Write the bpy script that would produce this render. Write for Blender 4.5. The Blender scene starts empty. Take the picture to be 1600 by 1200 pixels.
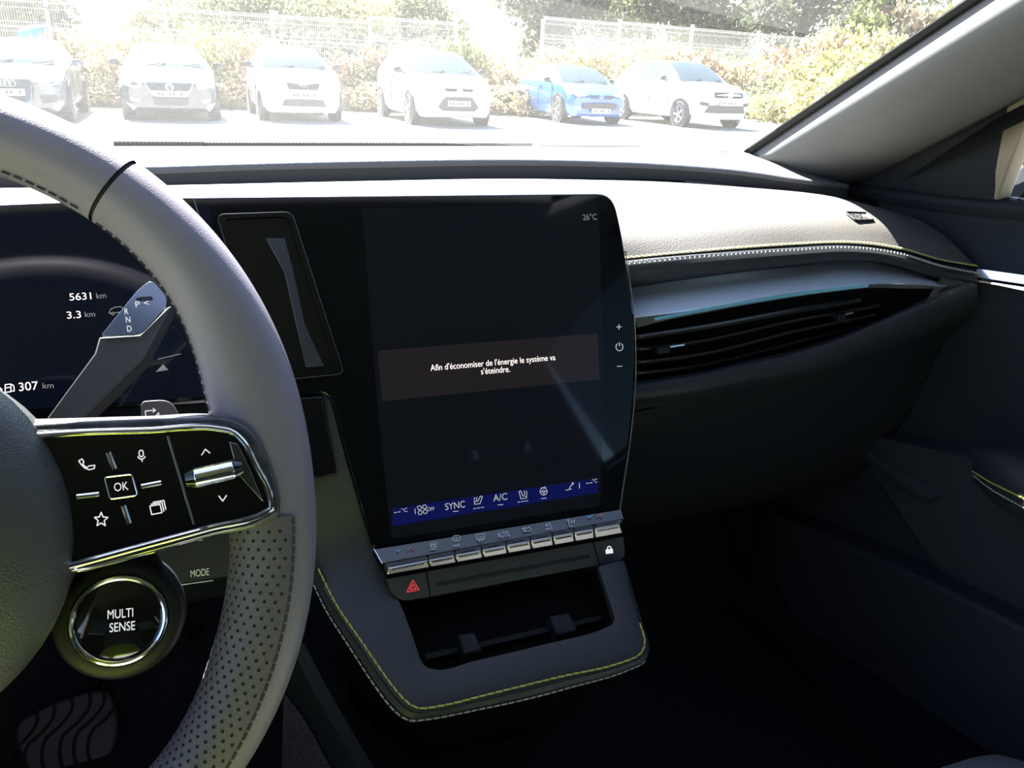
import bpy, math, random
import numpy as np
from mathutils import Vector, Matrix
random.seed(7); rng = np.random.default_rng(7)
R = math.radians
scene = bpy.context.scene
COL = scene.collection

# ------------------------------------------------------------------ camera, sky, sun, exposure
CAM = np.array([0.0, 0.0, 1.2]); FPX = 1200.0
YAW, PITCH, ROLL = R(23.25), R(22.15), R(2.5)
_d = np.array([math.sin(YAW)*math.cos(PITCH), math.cos(YAW)*math.cos(PITCH), -math.sin(PITCH)])
_r0 = np.array([math.cos(YAW), -math.sin(YAW), 0.0]); _u0 = np.cross(_r0, _d)
_r = _r0*math.cos(ROLL) + _u0*math.sin(ROLL); _u = -_r0*math.sin(ROLL) + _u0*math.cos(ROLL)
cd = bpy.data.cameras.new('camera'); cam = bpy.data.objects.new('camera', cd); COL.objects.link(cam)
cd.sensor_width = 36; cd.lens = 36*FPX/1600; cd.clip_start = 0.01; cd.clip_end = 500
M4 = Matrix(((_r[0], _u[0], -_d[0], CAM[0]), (_r[1], _u[1], -_d[1], CAM[1]), (_r[2], _u[2], -_d[2], CAM[2]), (0, 0, 0, 1)))
cam.matrix_world = M4
scene.camera = cam

SUN_AZ, SUN_EL = R(-10), R(50)          # azimuth measured from straight ahead (+Y) towards +X
w = bpy.data.worlds.new('sky'); scene.world = w; w.use_nodes = True
nt = w.node_tree; nt.nodes.clear()
sky = nt.nodes.new('ShaderNodeTexSky'); sky.sky_type = 'NISHITA'; sky.sun_disc = False
sky.sun_elevation = SUN_EL; sky.sun_rotation = SUN_AZ; sky.air_density = 1.0; sky.dust_density = 0.8; sky.ozone_density = 1.6
bg = nt.nodes.new('ShaderNodeBackground'); bg.inputs['Strength'].default_value = 0.062
wo = nt.nodes.new('ShaderNodeOutputWorld')
nt.links.new(sky.outputs[0], bg.inputs[0]); nt.links.new(bg.outputs[0], wo.inputs[0])
sd = bpy.data.lights.new('sun', 'SUN'); sd.energy = 9.0; sd.angle = R(0.53); sd.color = (1.0, 0.965, 0.915)
sun = bpy.data.objects.new('sun', sd); COL.objects.link(sun)
SDIR = Vector((math.sin(SUN_AZ)*math.cos(SUN_EL), math.cos(SUN_AZ)*math.cos(SUN_EL), math.sin(SUN_EL)))
sun.rotation_euler = SDIR.to_track_quat('Z', 'Y').to_euler()
sun.location = (3, 8, 12)
vs = scene.view_settings
vs.view_transform = 'Standard'; vs.look = 'None'; vs.exposure = 3.1; vs.gamma = 1.0; vs.use_curve_mapping = False

# ------------------------------------------------------------------ geometry helpers
V = lambda *a: np.array(a, float)
def ray(x, y): return _d + _r*(x-800)/FPX + _u*(600-y)/FPX
def atY(x, y, Y): v = ray(x, y); return CAM + v*(Y/v[1])
def atX(x, y, X): v = ray(x, y); return CAM + v*(X/v[0])
def atZ(x, y, Z): v = ray(x, y); return CAM + v*((Z-CAM[2])/v[2])
def atP(x, y, O, n): v = ray(x, y); return CAM + v*(np.dot(O-CAM, n)/np.dot(v, n))
def nrm(v): v = np.asarray(v, float); return v/(np.linalg.norm(v)+1e-12)

def catmull(P, n, closed=False):
    P = np.asarray(P, float); m = len(P)
    if m == 2: return P[0] + np.linspace(0, 1, n)[:, None]*(P[1]-P[0])
    if closed: E = np.vstack([P[-1], P, P[0], P[1]]); segs = m
    else: E = np.vstack([2*P[0]-P[1], P, 2*P[-1]-P[-2]]); segs = m-1
    L = np.array([np.linalg.norm(E[i+2]-E[i+1]) for i in range(segs)]); c = np.concatenate([[0], np.cumsum(L)])
    out = []
    for t in np.linspace(0, c[-1], n, endpoint=not closed):
        i = min(max(np.searchsorted(c, t, 'right')-1, 0), segs-1); s = (t-c[i])/(L[i]+1e-12)
        # centripetal-ish tangents keep long/short neighbours from overshooting
        p0, p1, p2, p3 = E[i], E[i+1], E[i+2], E[i+3]
        l0 = np.linalg.norm(p1-p0)+1e-9; l1 = L[i]+1e-9; l2 = np.linalg.norm(p3-p2)+1e-9
        m1 = ((p1-p0)/l0*l1 + (p2-p1)/l1*l0)/(l0+l1)*l1
        m2 = ((p2-p1)/l1*l2 + (p3-p2)/l2*l1)/(l1+l2)*l1
        h = s*s*(3-2*s)
        out.append(p1*(1-h)+p2*h + m1*(s*(1-s)**2) + m2*(s*s*(s-1)))
    return np.array(out)
def polyline(P, n):
    P = np.asarray(P, float); L = np.linalg.norm(np.diff(P, axis=0), axis=1); c = np.concatenate([[0], np.cumsum(L)])
    t = np.linspace(0, c[-1], n); return np.stack([np.interp(t, c, P[:, k]) for k in range(P.shape[1])], 1)
def rail(*pts, Y=None):
    return np.array([atY(p[0], p[1], p[2] if len(p) > 2 else Y) for p in pts])
def roundpoly(P, r, n=5):
    P = [np.asarray(p, float) for p in P]; out = []; m = len(P)
    rr = r if isinstance(r, (list, tuple)) else [r]*m
    for i in range(m):
        a, b, c = P[i-1], P[i], P[(i+1) % m]; q = rr[i]
        if q <= 0: out.append(b); continue
        la = min(q, np.linalg.norm(a-b)*.48); lc = min(q, np.linalg.norm(c-b)*.48)
        s = b+nrm(a-b)*la; e = b+nrm(c-b)*lc
        for t in np.linspace(0, 1, n): out.append(s*(1-t)**2 + b*2*t*(1-t) + e*t*t)
    return np.array(out)

class Frame:
    def __init__(s, O, ex, ey):
        s.O = np.asarray(O, float); s.ex = nrm(ex); s.n = nrm(np.cross(ex, ey)); s.ey = np.cross(s.n, s.ex)
    def px(s, x, y, off=0.0): return atP(x, y, s.O+s.n*off, s.n)
    def P(s, pts, off=0.0): return [s.px(x, y, off) for x, y in pts]
    def at(s, a, b, c=0.0): return s.O+s.ex*a+s.ey*b+s.n*c

class M:
    def __init__(s): s.v = []; s.f = []
    def add(s, vs, fs):
        b = len(s.v); s.v += [tuple(map(float, p)) for p in vs]; s.f += [tuple(b+i for i in f) for f in fs]; return s
    def grid(s, G, cu=False, cv=False):
        G = np.asarray(G); a, b = G.shape[:2]; fs = []
        for i in range(a if cu else a-1):
            for j in range(b if cv else b-1):
                i2, j2 = (i+1) % a, (j+1) % b; fs.append((i*b+j, i2*b+j, i2*b+j2, i*b+j2))
        return s.add(G.reshape(-1, 3), fs)
    def loft(s, rails, nu, nv=None, smooth=True, lin=False):
        rs = [(polyline if lin else catmull)(r, nu) for r in rails]
        if nv: G = np.array([catmull([r[i] for r in rs], nv) if smooth else polyline([r[i] for r in rs], nv) for i in range(nu)])
        else: G = np.array(rs).transpose(1, 0, 2)
        return s.grid(G)
    def box(s, c, sx, sy, sz, ax=None):
        c = np.asarray(c, float); e = ax if ax is not None else np.eye(3)
        vs = [c+e[0]*sx/2*i+e[1]*sy/2*j+e[2]*sz/2*k for i in (-1, 1) for j in (-1, 1) for k in (-1, 1)]
        return s.add(vs, [(0, 1, 3, 2), (4, 6, 7, 5), (0, 4, 5, 1), (2, 3, 7, 6), (0, 2, 6, 4), (1, 5, 7, 3)])
    def prism(s, P, off):
        P = [np.asarray(p, float) for p in P]; n = len(P); off = np.asarray(off, float)
        vs = P+[p+off for p in P]
        fs = [tuple(range(n)), tuple(range(2*n-1, n-1, -1))]+[(i, n+i, n+(i+1) % n, (i+1) % n) for i in range(n)]
        return s.add(vs, fs)
    def tube(s, P, r, n=8, closed=False, cap=True, up=None, flat=1.0):
        P = np.asarray(P, float); m = len(P); rr = r if hasattr(r, '__len__') else [r]*m; G = []
        pu = None
        for i in range(m):
            t = nrm((P[(i+1) % m]-P[i-1]) if closed else (P[min(i+1, m-1)]-P[max(i-1, 0)]))
            if up is not None: b = np.asarray(up, float)
            elif pu is None: b = V(0, 0, 1) if abs(t[2]) < .9 else V(1, 0, 0)
            else: b = pu
            b = nrm(b-t*np.dot(b, t)); pu = b; c = np.cross(t, b)
            G.append([P[i]+rr[i]*(c*math.cos(a)+b*flat*math.sin(a)) for a in np.linspace(0, 2*math.pi, n, endpoint=False)])
        base = len(s.v); s.grid(G, cu=closed, cv=True)
        if cap and not closed:
            s.f.append(tuple(base+j for j in range(n))[::-1]); s.f.append(tuple(base+(m-1)*n+j for j in range(n)))
        return s
    def lathe(s, O, ax, prof, n=32, cap=True):
        ax = nrm(ax); a = nrm(np.cross(ax, V(0, 0, 1) if abs(ax[2]) < .9 else V(1, 0, 0))); b = np.cross(ax, a)
        base = len(s.v)
        G = [[np.asarray(O)+ax*h+r*(a*math.cos(t)+b*math.sin(t)) for t in np.linspace(0, 2*math.pi, n, endpoint=False)] for r, h in prof]
        s.grid(G, cv=True)
        if cap:
            s.f.append(tuple(base+j for j in range(n))); s.f.append(tuple(base+(len(prof)-1)*n+j for j in range(n))[::-1])
        return s
    def ball(s, c, rx, ry, rz, nu=10, nv=16, ax=None):
        e = ax if ax is not None else np.eye(3); G = []
        for i in range(nu+1):
            p = -math.pi/2+math.pi*i/nu
            G.append([np.asarray(c)+e[0]*rx*math.cos(p)*math.cos(t)+e[1]*ry*math.cos(p)*math.sin(t)+e[2]*rz*math.sin(p) for t in np.linspace(0, 2*math.pi, nv, endpoint=False)])
        return s.grid(G, cv=True)
    def strokes(s, F, lines, wpx, off=.0004, up=None):
        for L in lines:
            for (a, b) in zip(L[:-1], L[1:]):
                a = np.array(a, float); b = np.array(b, float); t = b-a; l = np.hypot(*t)
                if l < 1e-6: continue
                t /= l; q = np.array([-t[1], t[0]])*wpx/2; a2 = a-t*wpx*.25; b2 = b+t*wpx*.25
                s.prism([F.px(*(a2+q), off), F.px(*(b2+q), off), F.px(*(b2-q), off), F.px(*(a2-q), off)], -F.n*.0003)
        return s
    def build(s, name, mat, parent=None, smooth=True, sharp=35, bevel=0, seg=2, sub=0, thick=0, kind=None, fix=True):
        o0 = parent_world(parent) if parent is not None else V(0, 0, 0)
        me = bpy.data.meshes.new(name); me.from_pydata([tuple(np.array(p)-o0) for p in s.v], [], s.f); me.update()
        if fix:
            import bmesh
            bm = bmesh.new(); bm.from_mesh(me); bmesh.ops.remove_doubles(bm, verts=bm.verts, dist=1e-6)
            bmesh.ops.recalc_face_normals(bm, faces=bm.faces); bm.to_mesh(me); bm.free()
        if smooth:
            me.shade_smooth()
            if sharp: me.set_sharp_from_angle(angle=R(sharp))
        me.materials.append(mat)
        o = bpy.data.objects.new(name, me); COL.objects.link(o)
        if parent is not None: o.parent = parent
        if thick:
            m = o.modifiers.new('thickness', 'SOLIDIFY'); m.thickness = abs(thick); m.offset = -1 if thick > 0 else 1
        if bevel:
            m = o.modifiers.new('bevel', 'BEVEL'); m.width = bevel; m.segments = seg; m.limit_method = 'ANGLE'; m.angle_limit = R(30); m.harden_normals = False
        if sub:
            m = o.modifiers.new('sub', 'SUBSURF'); m.levels = sub; m.render_levels = sub
        if kind: o['kind'] = kind
        return o
def parent_world(o):
    p = V(0, 0, 0)
    while o is not None: p = p+np.array(o.location); o = o.parent
    return p
def tag(o, label=None, cat=None, group=None, kind=None):
    if label: o['label'] = label
    if cat: o['category'] = cat
    if group: o['group'] = group
    if kind: o['kind'] = kind
    return o
def thing(name, loc, label=None, cat=None, group=None, kind=None):
    o = bpy.data.objects.new(name, None); COL.objects.link(o); o.location = tuple(map(float, loc)); o.empty_display_size = .05
    return tag(o, label, cat, group, kind)
def copy_tree(o, parent=None):
    c = o.copy(); COL.objects.link(c); c.parent = parent
    for ch in list(o.children): copy_tree(ch, c)
    return c
def icons(F, items, wpx, off, mt, parent):
    for nm, L in items:
        m = M(); m.strokes(F, L, wpx, off); m.build(nm, mt, parent, smooth=False)
def text(name, s, F, x0, y0, x1, mat, parent, off=.0005, cap=None, y1=None, shear=0):
    """lettering lying in the plane F: baseline from pixel (x0,y0) to (x1,y1)"""
    cu = bpy.data.curves.new(name, 'FONT'); cu.body = s; cu.shear = shear
    o = bpy.data.objects.new(name, cu); COL.objects.link(o)
    bpy.context.view_layer.update()
    me = bpy.data.meshes.new_from_object(o.evaluated_get(bpy.context.evaluated_depsgraph_get()))
    bpy.data.objects.remove(o)
    n = len(me.vertices); co = np.zeros(n*3); me.vertices.foreach_get('co', co); co = co.reshape(-1, 3)
    a = F.px(x0, y0, off); b = F.px(x1, y1 if y1 is not None else y0, off)
    ex = nrm(b-a) if y1 is not None else F.ex
    ey = np.cross(F.n, ex); W = np.dot(b-a, ex)
    sx = W/max(np.ptp(co[:, 0]), 1e-6)
    sy = sx
    if cap: sy = np.linalg.norm(F.px(x0, y0-cap, off)-a)/.69
    ww = np.array([a+ex*(p[0]-co[:, 0].min())*sx+ey*p[1]*sy for p in co])-parent_world(parent)
    me.vertices.foreach_set('co', ww.reshape(-1)); me.update()
    me.materials.clear(); me.materials.append(mat)
    o = bpy.data.objects.new(name, me); COL.objects.link(o); o.parent = parent
    return o

# ------------------------------------------------------------------ materials
def mat(name, col, rough=.5, metal=0, bump=0, bscale=200, var=0, vscale=8, emit=None, estr=1, coat=0, spec=.5, col2=None, detail=3):
    m = bpy.data.materials.new(name); m.use_nodes = True; t = m.node_tree; b = t.nodes['Principled BSDF']
    b.inputs['Base Color'].default_value = (*col, 1); b.inputs['Roughness'].default_value = rough; b.inputs['Metallic'].default_value = metal
    b.inputs['Specular IOR Level'].default_value = spec
    if coat: b.inputs['Coat Weight'].default_value = coat; b.inputs['Coat Roughness'].default_value = .03
    if emit: b.inputs['Emission Color'].default_value = (*emit, 1); b.inputs['Emission Strength'].default_value = estr
    if bump or var:
        tc = t.nodes.new('ShaderNodeTexCoord')
    if bump:
        n = t.nodes.new('ShaderNodeTexNoise'); n.inputs['Scale'].default_value = bscale; n.inputs['Detail'].default_value = detail
        bp = t.nodes.new('ShaderNodeBump'); bp.inputs['Strength'].default_value = bump; bp.inputs['Distance'].default_value = .002
        t.links.new(tc.outputs['Object'], n.inputs['Vector']); t.links.new(n.outputs['Fac'], bp.inputs['Height']); t.links.new(bp.outputs['Normal'], b.inputs['Normal'])
    if var:
        n = t.nodes.new('ShaderNodeTexNoise'); n.inputs['Scale'].default_value = vscale; n.inputs['Detail'].default_value = 5
        mx = t.nodes.new('ShaderNodeMix'); mx.data_type = 'RGBA'
        c2 = col2 or tuple(c*(1+var) for c in col)
        mx.inputs['A'].default_value = (*[c*(1-var) for c in col], 1) if not col2 else (*col, 1); mx.inputs['B'].default_value = (*c2, 1)
        cr = t.nodes.new('ShaderNodeMapRange'); cr.inputs['From Min'].default_value = .35; cr.inputs['From Max'].default_value = .65
        t.links.new(tc.outputs['Object'], n.inputs['Vector']); t.links.new(n.outputs['Fac'], cr.inputs['Value']); t.links.new(cr.outputs['Result'], mx.inputs['Factor'])
        t.links.new(mx.outputs['Result'], b.inputs['Base Color'])
    return m
def glassmat(name, tint=(.93, .96, .95), dust_glare=0.0, refl=.06, dcol=(.97, .98, 1)):
    m = bpy.data.materials.new(name); m.use_nodes = True; t = m.node_tree; t.nodes.clear()
    out = t.nodes.new('ShaderNodeOutputMaterial'); tr = t.nodes.new('ShaderNodeBsdfTransparent'); tr.inputs[0].default_value = (*tint, 1)
    gl = t.nodes.new('ShaderNodeBsdfGlossy'); gl.inputs['Roughness'].default_value = .02
    fr = t.nodes.new('ShaderNodeLayerWeight'); fr.inputs['Blend'].default_value = .12
    mu = t.nodes.new('ShaderNodeMath'); mu.operation = 'MULTIPLY'; mu.inputs[1].default_value = .11
    mx = t.nodes.new('ShaderNodeMixShader'); t.links.new(fr.outputs['Fresnel'], mu.inputs[0]); t.links.new(mu.outputs[0], mx.inputs[0])
    t.links.new(tr.outputs[0], mx.inputs[1]); t.links.new(gl.outputs[0], mx.inputs[2]); last = mx
    if dust_glare:
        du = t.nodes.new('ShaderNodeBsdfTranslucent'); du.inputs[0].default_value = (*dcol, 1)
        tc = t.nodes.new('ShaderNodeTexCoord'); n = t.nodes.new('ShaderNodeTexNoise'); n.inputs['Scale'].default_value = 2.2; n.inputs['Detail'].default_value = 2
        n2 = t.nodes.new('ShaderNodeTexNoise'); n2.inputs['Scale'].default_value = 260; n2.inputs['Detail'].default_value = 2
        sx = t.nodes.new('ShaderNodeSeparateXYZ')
        g = t.nodes.new('ShaderNodeMapRange'); g.inputs['From Min'].default_value = -.2; g.inputs['From Max'].default_value = .75; g.inputs['To Min'].default_value = 1.25; g.inputs['To Max'].default_value = .4  # haze thicker on the left: sun glare put into the dusty film
        a = t.nodes.new('ShaderNodeMapRange'); a.inputs['From Min'].default_value = .3; a.inputs['From Max'].default_value = .7; a.inputs['To Min'].default_value = dust_glare*.75; a.inputs['To Max'].default_value = dust_glare*1.25
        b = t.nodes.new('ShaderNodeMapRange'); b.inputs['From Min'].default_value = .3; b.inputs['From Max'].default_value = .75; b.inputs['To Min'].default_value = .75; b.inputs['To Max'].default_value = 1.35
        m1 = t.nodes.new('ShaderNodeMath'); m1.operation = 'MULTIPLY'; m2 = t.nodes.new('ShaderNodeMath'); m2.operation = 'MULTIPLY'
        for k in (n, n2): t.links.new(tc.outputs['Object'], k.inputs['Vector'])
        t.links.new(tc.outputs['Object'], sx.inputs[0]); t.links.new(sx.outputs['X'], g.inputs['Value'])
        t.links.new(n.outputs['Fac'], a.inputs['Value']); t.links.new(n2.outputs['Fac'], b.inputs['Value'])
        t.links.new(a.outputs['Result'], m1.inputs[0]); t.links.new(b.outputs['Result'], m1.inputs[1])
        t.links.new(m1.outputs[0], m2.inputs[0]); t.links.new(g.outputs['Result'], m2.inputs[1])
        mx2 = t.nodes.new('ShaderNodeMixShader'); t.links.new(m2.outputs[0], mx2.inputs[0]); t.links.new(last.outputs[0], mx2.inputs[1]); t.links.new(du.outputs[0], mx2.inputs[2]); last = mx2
    t.links.new(last.outputs[0], out.inputs[0]); return m
def emat(name, col, s):
    return mat(name, (.003, .003, .004), .05, emit=col, estr=s, spec=.2)
K = {}
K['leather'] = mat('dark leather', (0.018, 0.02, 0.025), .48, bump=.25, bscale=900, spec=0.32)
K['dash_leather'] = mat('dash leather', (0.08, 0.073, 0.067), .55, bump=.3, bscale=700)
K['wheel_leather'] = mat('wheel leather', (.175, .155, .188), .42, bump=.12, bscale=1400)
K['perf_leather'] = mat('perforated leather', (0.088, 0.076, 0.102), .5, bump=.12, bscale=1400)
K['hub_leather'] = mat('hub leather', (0.036, 0.038, 0.037), .45, bump=.35, bscale=1100, spec=0.6)
K['soft_black'] = mat('soft black plastic', (0.0095, 0.0115, 0.0155), .6, bump=.2, bscale=900, spec=0.2)
K['deck'] = mat('dash top plastic', (0.07, 0.067, 0.062), .65, bump=.25, bscale=900)
K['hard_black'] = mat('hard black plastic', (0.0095, 0.011, 0.014), .45, bump=.1, bscale=1200, spec=0.2)
K['hole'] = mat('perforation black', (.004, .004, .004), .9)
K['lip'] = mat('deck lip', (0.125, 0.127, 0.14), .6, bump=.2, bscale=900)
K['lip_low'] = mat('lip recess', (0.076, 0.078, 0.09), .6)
K['spoke'] = mat('dusty spoke black', (.06, .062, .066), .35, bump=.1, bscale=1500, var=.4, vscale=160)
K['grille_hazed'] = mat('hazed defroster', (.22, .21, .19), .7)  # black grille, paled by haze and flare put into the colour
K['seam'] = mat('dark thread', (.02, .02, .02), .8)
K['gloss_black'] = mat('gloss black', (.004, .004, .005), .06, coat=.3)
K['screen_glass'] = mat('display glass', (.003, .0035, .0045), .04, spec=.28)
K['dusty_gloss'] = mat('dusty gloss black', (.004, .004, .005), .07, var=.0, coat=.2)
K['chrome'] = mat('satin chrome', (.72, .72, .74), .22, 1)
K['bright_chrome'] = mat('bright chrome', (.85, .85, .86), .1, 1)
K['dark_chrome'] = mat('dark chrome', (.25, .25, .27), .25, 1)
K['decor'] = mat('satin decor trim', (.72, .77, .85), .34, .35)
K['decor_edge'] = mat('decor trim edge', (.5, .53, .57), .3, .8)
K['slat'] = mat('vent slat', (.018, .019, .023), .35)
K['bar'] = mat('switch bar', (.024, .026, .029), .5, spec=.4)
K['vane'] = mat('vent vane', (.026, .027, .033), .35)
K['plate_sky_reflection'] = mat('selector plate', (.13, .17, .25), .3, .6)  # satin grey plate, its blue sky reflection put into the colour
K['stalk'] = mat('stalk plastic', (.04, .039, .04), .6)
K['paddle'] = mat('paddle grey', (.055, .053, .056), .5)
K['button_metal'] = mat('button metal', (.42, .41, .395), .3, 1)
K['thread_yellow'] = mat('yellow thread', (0.32, 0.31, 0.05), .7)
K['thread_sunlit'] = mat('sunlit yellow thread', (.42, .40, .12), .8)  # same yellow thread in the sun, sunlight put into the colour
K['thread_grey'] = mat('grey thread', (.32, .31, .29), .7)
K['pillar'] = mat('pillar fabric', (0.105, 0.105, 0.11), .8, bump=.2, bscale=1200)
K['head'] = mat('headliner', (0.085, 0.086, 0.09), .9, bump=.2, bscale=800)
K['door_black'] = mat('door panel', (.017, .019, .026), .6, bump=.3, bscale=700, spec=0.2)
K['door_fabric'] = mat('door fabric', (.023, .025, .033), .85, bump=.5, bscale=500, spec=0.2)
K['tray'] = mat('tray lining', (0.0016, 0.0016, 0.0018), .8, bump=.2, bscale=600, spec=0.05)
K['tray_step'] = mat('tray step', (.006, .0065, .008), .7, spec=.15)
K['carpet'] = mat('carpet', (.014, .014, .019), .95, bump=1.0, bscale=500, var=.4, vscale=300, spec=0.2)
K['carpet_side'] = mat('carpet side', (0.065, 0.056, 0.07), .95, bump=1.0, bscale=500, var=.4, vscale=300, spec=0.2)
K['rubber'] = mat('pedal rubber', (.05, .048, .058), .6, bump=.1, bscale=400)
K['icon'] = emat('icon print', (.75, .76, .78), 0.07)
K['icon_dim'] = emat('icon print dim', (.7, .75, .8), 0.035)
K['mark'] = mat('white print', (.55, .56, .56), .6)
K['mark_bright'] = emat('white legend', (.9, .92, .95), 0.11)
K['lit_text'] = emat('display text', (1.0, .86, .82), 0.2)
K['lit_dim'] = emat('display text dim', (.8, .75, .75), 0.045)
K['msg'] = emat('message panel', (1.0, .82, .9), 0.0016)
K['blue'] = emat('blue climate bar', (.04, .07, 1.0), 0.008)
K['screen_glow'] = emat('driver screen backlight', (.10, .2, .5), .0020)
K['screen_glow2'] = emat('centre screen glow and reflection', (.3, .42, .65), .0010)  # backlight raised to stand in for headliner reflections on the glass
K['red'] = emat('red legend', (1.0, .10, .11), 0.06)
K['redp'] = mat('red print', (.5, .12, .11), .5)
K['bluep'] = mat('blue print', (.10, .35, .6), .5)
K['cyan'] = emat('ambient light strip', (.2, .62, .85), .03)
K['hivis'] = mat('hi-vis yellow fabric', (.46, .58, .02), .8)
K['silver_tape'] = mat('reflective tape', (.55, .55, .55), .4)
K['seat'] = mat('seat leather', (0.03, 0.03, 0.031), .5, bump=.2, bscale=700)
K['seat_grey'] = mat('seat grey fabric', (.11, .125, .15), .85, bump=.4, bscale=600)
K['beige'] = mat('sunlit beige edge', (.30, .255, .2), .7)  # sail panel edge, the sunlight on it put into the colour
K['windshield'] = glassmat('windscreen glass', (.86, .89, .88), dust_glare=.0105)
K['window'] = glassmat('side glass', (.42, .46, .46))
K['privacy'] = glassmat('privacy glass', (.16, .18, .19))
K['frit'] = mat('black frit', (.012, .012, .012), .5)
K['frit_dot'] = mat('grille mesh', (0.32, 0.3, 0.26), .7)  # mesh lightened, the same haze put into its colour

# ------------------------------------------------------------------ cabin shell (setting)
XL, XR = -.62, .875
def struct(o): o['kind'] = 'structure'; return o
# floor
m = M()
fl = [[V(x, y, z + (.0 if abs(x-.125) > .16 else .0)) for x in (XL-.05, -.3, -.02, .27, .55, XR+.055)] for y, z in ((-2.0, .30), (.1, .30), (.62, .31), (.95, .34), (1.16, .62))]
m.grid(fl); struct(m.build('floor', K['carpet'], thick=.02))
m = M(); m.box(((XL+XR)/2, 1.19, .72), XR-XL+.1, .03, .72); struct(m.build('wall_front', K['hard_black']))
m = M(); m.box(((XL+XR)/2, -2.02, .6), XR-XL+.1, .03, .64); struct(m.build('wall_back', K['head']))
# ceiling with header and rear rail
m = M(); xs = np.linspace(XL+.10, XR-.10, 9)
m.grid([[V(x, y, z-.03*((x-.125)/.65)**2) for x in xs] for y, z in ((.24, 1.405), (.1, 1.43), (-.5, 1.46), (-1.3, 1.43), (-1.8, 1.36), (-2.0, 1.28))])
struct(m.build('ceiling', K['head'], thick=.03))
def side_pillars(sx, nm):
    """roof side rail, B and C pillar on one side"""
    X = (XR if sx > 0 else XL); m = M()
    top = [V(X-sx*.11, y, z) for y, z in ((.24, 1.385), (-.5, 1.43), (-1.3, 1.40), (-2.0, 1.26))]
    m.tube(catmull(top, 14), .04, 8)
    for y0 in (-.45, -1.55):
        m.prism([V(X, y0-.06, .95), V(X, y0+.06, .95), V(X-sx*.11, y0+.02, 1.41), V(X-sx*.11, y0-.10, 1.41)], V(-sx*.04, 0, 0))
    m.prism([V(X, -1.7, .95), V(X-sx*.02, -2.02, .95), V(X-sx*.14, -2.02, 1.27), V(X-sx*.11, -1.75, 1.36)], V(-sx*.04, 0, 0))
    return struct(m.build(nm, K['head'], bevel=.01))
side_pillars(1, 'wall_right'); side_pillars(-1, 'wall_left')

# windscreen -----------------------------------------------------------------
def base_pt(x):                                             # curve of the glass foot
    t = abs(x-.125)/.68; return V(x, 1.15-.16*t**3.2, 1.093+.010*t**3)
def glass_pt(x, s):                                         # s 0 foot .. 1 header
    b = base_pt(x); xt = .125+(x-.125)*.82; t = abs(x-.125)/.68
    return b*(1-s)+V(xt, .24-.08*t**3, 1.402-.02*t*t)*s
# A pillar on the passenger side ---------------------------------------------------
def line3(a, b, n=8): return atY(*a)+np.linspace(0, 1.42, n)[:, None]*(atY(*b)-atY(*a))
e0 = line3((1163, 238, 1.0), (1640, -83, .45)); e0b = line3((1172, 243, 1.0), (1650, -77, .45))
e1 = line3((1205, 254, .918), (1690, -45, .412)); e2 = line3((1252, 281, .880), (1740, -10, .399))
e3 = line3((1296, 297, .868), (1770, 26, .402)); e4 = line3((1329, 297, .868), (1800, 45, .412))
pr = thing('trim_1', e3[0], 'grey fabric pillar trim rising beside the windscreen', kind='structure')
m = M(); m.loft([e0b, e1, e2, e3, e4], 30, 16); m.build('pillar_cover', K['pillar'], pr, sharp=60, thick=.006)
g = [a+(b-a)*.5 for a, b in zip(e0, e0b)]
m = M(); m.loft([e0+V(0, .003, .001), e0*.5+e0b*.5+V(-.002, -.003, 0), e0b+V(0, -.001, 0)], 30); m.build('gasket', K['hole'], pr, thick=.003)
m = M(); m.loft([e0+V(.002, .006, .002), e0+V(.07, .02, .0), e4+V(.03, .0, .01), e4+V(.012, .0, -.02)], 12, lin=True); m.build('pillar_leak_cover', K['hard_black'], pr)  # outer skin added to close a sun leak behind the pillar
ws = thing('window_1', base_pt(.125), 'windscreen glass with a dusty film, sun glare put into its haze', kind='structure')
er = polyline([a+V(0, .004, .001) for a, b in zip(e0, e0b)], 14); el = np.array([V(.25-p[0], p[1], p[2]) for p in er])
G = []
for q in np.linspace(0, 1, 25):
    bu = (1-(2*q-1)**2); G.append([a*(1-q)+b*q+V(0, (.15*(1-t)+.05*t)*bu, (-.010*(1-t)+.035*t)*bu) for a, b, t in zip(el, er, np.linspace(0, 1, 14))])
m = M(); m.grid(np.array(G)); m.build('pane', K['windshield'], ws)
# mirrored pillar on the driver's side, outside the frame
mirror = lambda P: np.array([V(.25-p[0], p[1], p[2]) for p in P])
m = M(); m.loft([mirror(e0), mirror(e1), mirror(e2), mirror(e3)], 20, 8); struct(m.build('trim_2', K['pillar'], thick=.006))

# passenger door ------------------------------------------------------------------
door = thing('door_1', (.88, .5, .35), 'black passenger door panel with armrest and bright strip', kind='structure')
ledge = np.array([atX(*p, .865) for p in ((1328, 289), (1412, 301), (1500, 312), (1600, 320))])
ledge = np.vstack([ledge, ledge[-1]+V(.0, -.35, .012), ledge[-1]+V(0, -1.1, .02)])
dn = lambda P, dx, dz: P+V(dx, 0, dz)
m = M(); m.loft([dn(ledge, .03, .004), dn(ledge, .006, .006), dn(ledge, -.004, 0), dn(ledge, -.002, -.016)], 40, 8); m.build('sill_ledge', K['soft_black'], door, sharp=60)
top = dn(ledge, .003, -.015)
mid1 = np.array([atX(*p, .868) for p in ((1345, 420), (1430, 424), (1528, 424), (1600, 437))]); mid1 = np.vstack([mid1, mid1[-1]+V(0, -.35, .01), mid1[-1]+V(0, -1.1, .015)])
m = M(); m.loft([top, top*.5+mid1*.5+V(.008, 0, 0), mid1], 40, 8); m.build('upper_panel', K['door_fabric'], door)
low1 = np.array([V(.868, p[1], .80) for p in mid1]); low1[0][1] += .05
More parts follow.
